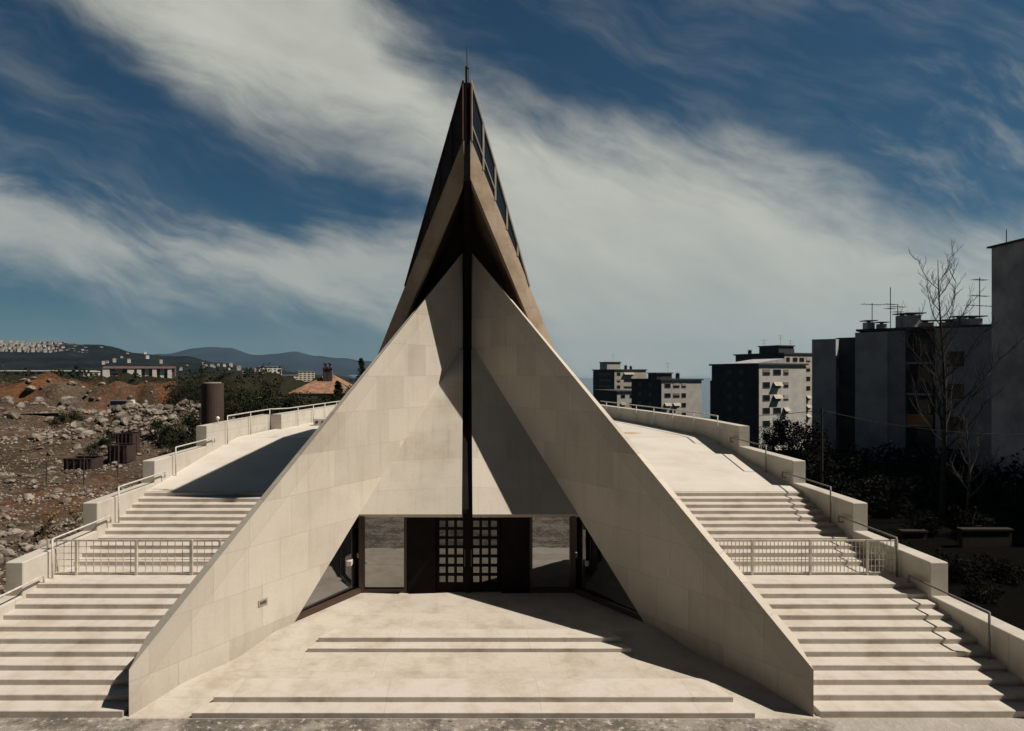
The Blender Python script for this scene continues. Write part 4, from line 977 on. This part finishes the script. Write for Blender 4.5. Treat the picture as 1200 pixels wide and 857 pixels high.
for (px, d, sc, l) in ((905,66,.72,'dark rounded evergreen tree leftmost below the pale window front'),(928,58,.72,'middle dark evergreen tree below the pale window front'),(947,52,.75,'dark evergreen tree right beside the slim wire pole'),(878,74,.5,'small dark evergreen low behind the right parapet')):
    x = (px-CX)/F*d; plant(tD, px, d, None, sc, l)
# low garden walls, the garden's shade put into their dark colour
for (px0, px1, py, d, l) in ((1058,1086,624,30,'low ochre garden wall left of the bare tree foot'),(1128,1186,622,28.6,'longer low ochre garden wall at the right in the dark garden')):
    a = at(px0, py, d); b_ = at(px1, py, d); z = ground((a.x+b_.x)/2, d)-.2
    bm = NB(); box(bm, a.x, b_.x, d, d+.25, z, a.z); w = thing('garden_wall', l, 'wall', ((a.x+b_.x)/2, d, z)); obj('wall', bm, M('ochre_wall', (.022,.014,.008), (.012,.008,.005), .9, 3), w)
    bm = NB(); box(bm, a.x-.05, b_.x+.05, d-.05, d+.3, a.z+.003, a.z+.08); obj('coping', bm, M('wall_coping', (.02,.014,.009)), w)
# wire pole and cables
pp = at(963, 478, 41); zb = ground(pp.x, 41)-.2
bm = NB(); tube(bm, [(pp.x,41,zb),(pp.x,41,pp.z)], .1, 8, .07); pole = thing('wire_pole', 'slim dark wooden pole carrying cables beside the grey block', 'pole', (pp.x,41,zb)); obj('shaft', bm, m_post, pole)
bm = NB(); bar(bm, (pp.x-.3,41,pp.z-.25), (pp.x+.3,41,pp.z-.25), .06, .08); obj('crossarm', bm, m_post, pole)
def cable(label, a, b_, sag):
    bm = NB(); tube(bm, [V(a).lerp(V(b_), i/16)-V((0,0,sag*4*(i/16)*(1-i/16))) for i in range(17)], .022, 5); tag(obj('overhead_cable', bm, m_post, loc=a), label, 'cable')
cable('thin sagging cable from the pole leftwards across the pale window front', (pp.x-.2,41,pp.z-.2), tuple(at(700,470,120)), 1.6)
cable('upper thin cable from the pole rightwards across the grey block', (pp.x+.2,41,pp.z-.2), tuple(at(1260,510,30)), .5)

# ================================================================ LIGHT, SKY, AIR
sl = bpy.data.lights.new('sun', 'SUN'); sl.energy = 5.0; sl.angle = R(.53); sl.color = (1, .89, .77)
so = bpy.data.objects.new('sun', sl); COL.objects.link(so); so.rotation_euler = (-SUN).to_track_quat('-Z', 'Y').to_euler(); so.location = (20,-10,40)
w = bpy.data.worlds.new('World'); SC.world = w; w.use_nodes = True; t = w.node_tree; g = G(t); bg = t.nodes['Background']
sky = t.nodes.new('ShaderNodeTexSky'); sky.sky_type = 'NISHITA'; sky.sun_disc = False
sky.sun_elevation = math.asin(SUN.z); sky.sun_rotation = math.atan2(SUN.x, SUN.y); sky.altitude = 80; sky.air_density = 1.0; sky.dust_density = .6; sky.ozone_density = 2.5
tc = t.nodes.new('ShaderNodeTexCoord'); X = g.xyz(tc.outputs['Generated'])
ay = g.m('MAXIMUM', g.m('ABSOLUTE', X[1]), .10)
u = g.m('DIVIDE', X[0], ay); v = g.m('DIVIDE', X[2], ay)
def curve(pts):
    n = t.nodes.new('ShaderNodeFloatCurve'); c = n.mapping.curves[0]
    P = [((px-CX)/F, (HY-py)/F) for px, py in pts]; Q = [((a+1.6)/3.2, (b+.5)/2.0) for a, b in P]
    while len(c.points) < len(Q): c.points.new(.5,.5)
    for q, (a, b) in zip(c.points, Q): q.location = (min(max(a,0),1), min(max(b,0),1)); q.handle_type = 'AUTO_CLAMPED'
    n.mapping.update(); g.put(n.inputs['Value'], g.m('MULTIPLY_ADD', u, 1/3.2, .5, clamp=True))
    return g.m('MULTIPLY_ADD', n.outputs[0], 2.0, -.5)
ca, sa = math.cos(R(-24)), math.sin(R(-24))
s_ = g.m('ADD', g.m('MULTIPLY', u, ca), g.m('MULTIPLY', v, sa)); t_ = g.m('SUBTRACT', g.m('MULTIPLY', v, ca), g.m('MULTIPLY', u, sa))
wn = g.noise(g.comb(s_, t_), 2.2, 3); 
tw = g.m('ADD', t_, g.m('MULTIPLY', g.m('SUBTRACT', wn, .5), .22))
st = g.noise(g.comb(g.m('MULTIPLY', s_, 1.6), g.m('MULTIPLY', tw, 6.5)), 1.6, 9, .60)      # long streaks
pf = g.noise(g.comb(g.m('MULTIPLY', s_, 3.0), g.m('MULTIPLY', tw, 5.0)), 2.4, 10, .62)      # puffs
sd = g.m('SUBTRACT', st, .5); pd = g.m('SUBTRACT', pf, .5)
jit = g.m('ADD', g.m('MULTIPLY', sd, .20), g.m('MULTIPLY', pd, .09))
U1 = curve([(-600,-260),(-100,-300),(300,-180),(400,-70),(470,35),(560,105),(680,140),(780,150),(880,178),(960,208),(1040,245),(1120,262),(1250,262),(1600,250)])
L1 = curve([(-600,-300),(-100,-110),(60,-5),(170,72),(260,128),(350,168),(450,200),(520,240),(580,330),(640,440),(700,520),(1200,540),(1600,540)])
U2 = curve([(-600,150),(-100,195),(0,213),(100,240),(200,275),(300,285),(400,272),(480,262),(560,262),(700,300),(1600,300)])
L2 = curve([(-600,295),(-100,310),(0,322),(150,352),(300,362),(450,385),(600,410),(1600,420)])
m1 = g.m('MULTIPLY', g.sm(g.m('ADD', g.m('SUBTRACT', U1, v), jit), -.07, .12), g.sm(g.m('ADD', g.m('SUBTRACT', v, L1), jit), -.07, .14))
m2 = g.m('MULTIPLY', g.sm(g.m('ADD', g.m('SUBTRACT', U2, v), jit), -.05, .06), g.sm(g.m('ADD', g.m('SUBTRACT', v, L2), jit), -.05, .09))
tex = g.m('ADD', .86, g.m('ADD', g.m('MULTIPLY', sd, .5), g.m('MULTIPLY', pd, .22)))
lowfade = g.sm(v, .02, .30)
d1 = g.m('MULTIPLY', g.m('MULTIPLY', m1, tex), g.m('MULTIPLY_ADD', lowfade, .22, .78))
d2 = g.m('MULTIPLY', g.m('MULTIPLY', m2, tex), .74)
wz = g.m('MULTIPLY', g.m('MULTIPLY', g.sm(g.noise(g.comb(g.m('MULTIPLY', s_, 1.5), g.m('MULTIPLY', tw, 3.5)), 2.6, 9, .62), .47, .72), g.sm(u, .42, .8)), g.m('MULTIPLY', g.sm(v, .6, .45), .30))
thin = g.m('MULTIPLY', g.sm(st, .42, .78), .16)
dens = g.m('MAXIMUM', g.m('MAXIMUM', d1, d2), g.m('MAXIMUM', wz, thin), clamp=True)
dens = g.m('MULTIPLY', dens, g.m('MULTIPLY', g.sm(X[1], .02, .3), g.sm(X[2], -.02, .0)))
blue = g.mix(1.0, sky.outputs[0], (.17,.38,.455), 'MULTIPLY')
hs = t.nodes.new('ShaderNodeHueSaturation'); hs.inputs['Saturation'].default_value = 1.0; deep = g.m('MULTIPLY', g.m('MULTIPLY_ADD', g.sm(X[1], -.1, .45), .62, .38), g.m('MULTIPLY_ADD', g.sm(X[2], .85, .45), .45, .55)); g.put(hs.inputs['Color'], blue); g.put(hs.inputs['Value'], deep)  # sky dimmed overhead and behind the camera to lower the fill light
low = g.mix(g.m('MULTIPLY', g.sm(v, .17, -.01), .55), hs.outputs[0], (3.4,4.5,4.9))
cl = g.mix(g.m('MULTIPLY', dens, .88), low, (9.9,9.8,8.4))
g.put(bg.inputs[0], cl); bg.inputs[1].default_value = .055
# the air between here and the far hills
bm = NB(); box(bm, -8900, 8900, -290, 8950, -88, 420); m = bpy.data.materials.new('haze_air'); m.use_nodes = True
tn = m.node_tree; tn.nodes.remove(tn.nodes['Principled BSDF']); pv = tn.nodes.new('ShaderNodeVolumePrincipled'); pv.inputs['Density'].default_value = 6.0e-5; pv.inputs['Color'].default_value = (.34,.56,.80,1); pv.inputs['Anisotropy'].default_value = .2
tn.links.new(pv.outputs[0], tn.nodes['Material Output'].inputs['Volume'])
tag(obj('haze', bm, m), kind='stuff', label='thin bluish summer haze over the whole scene', cat='haze')
for o in (tA, tB, sA): pass
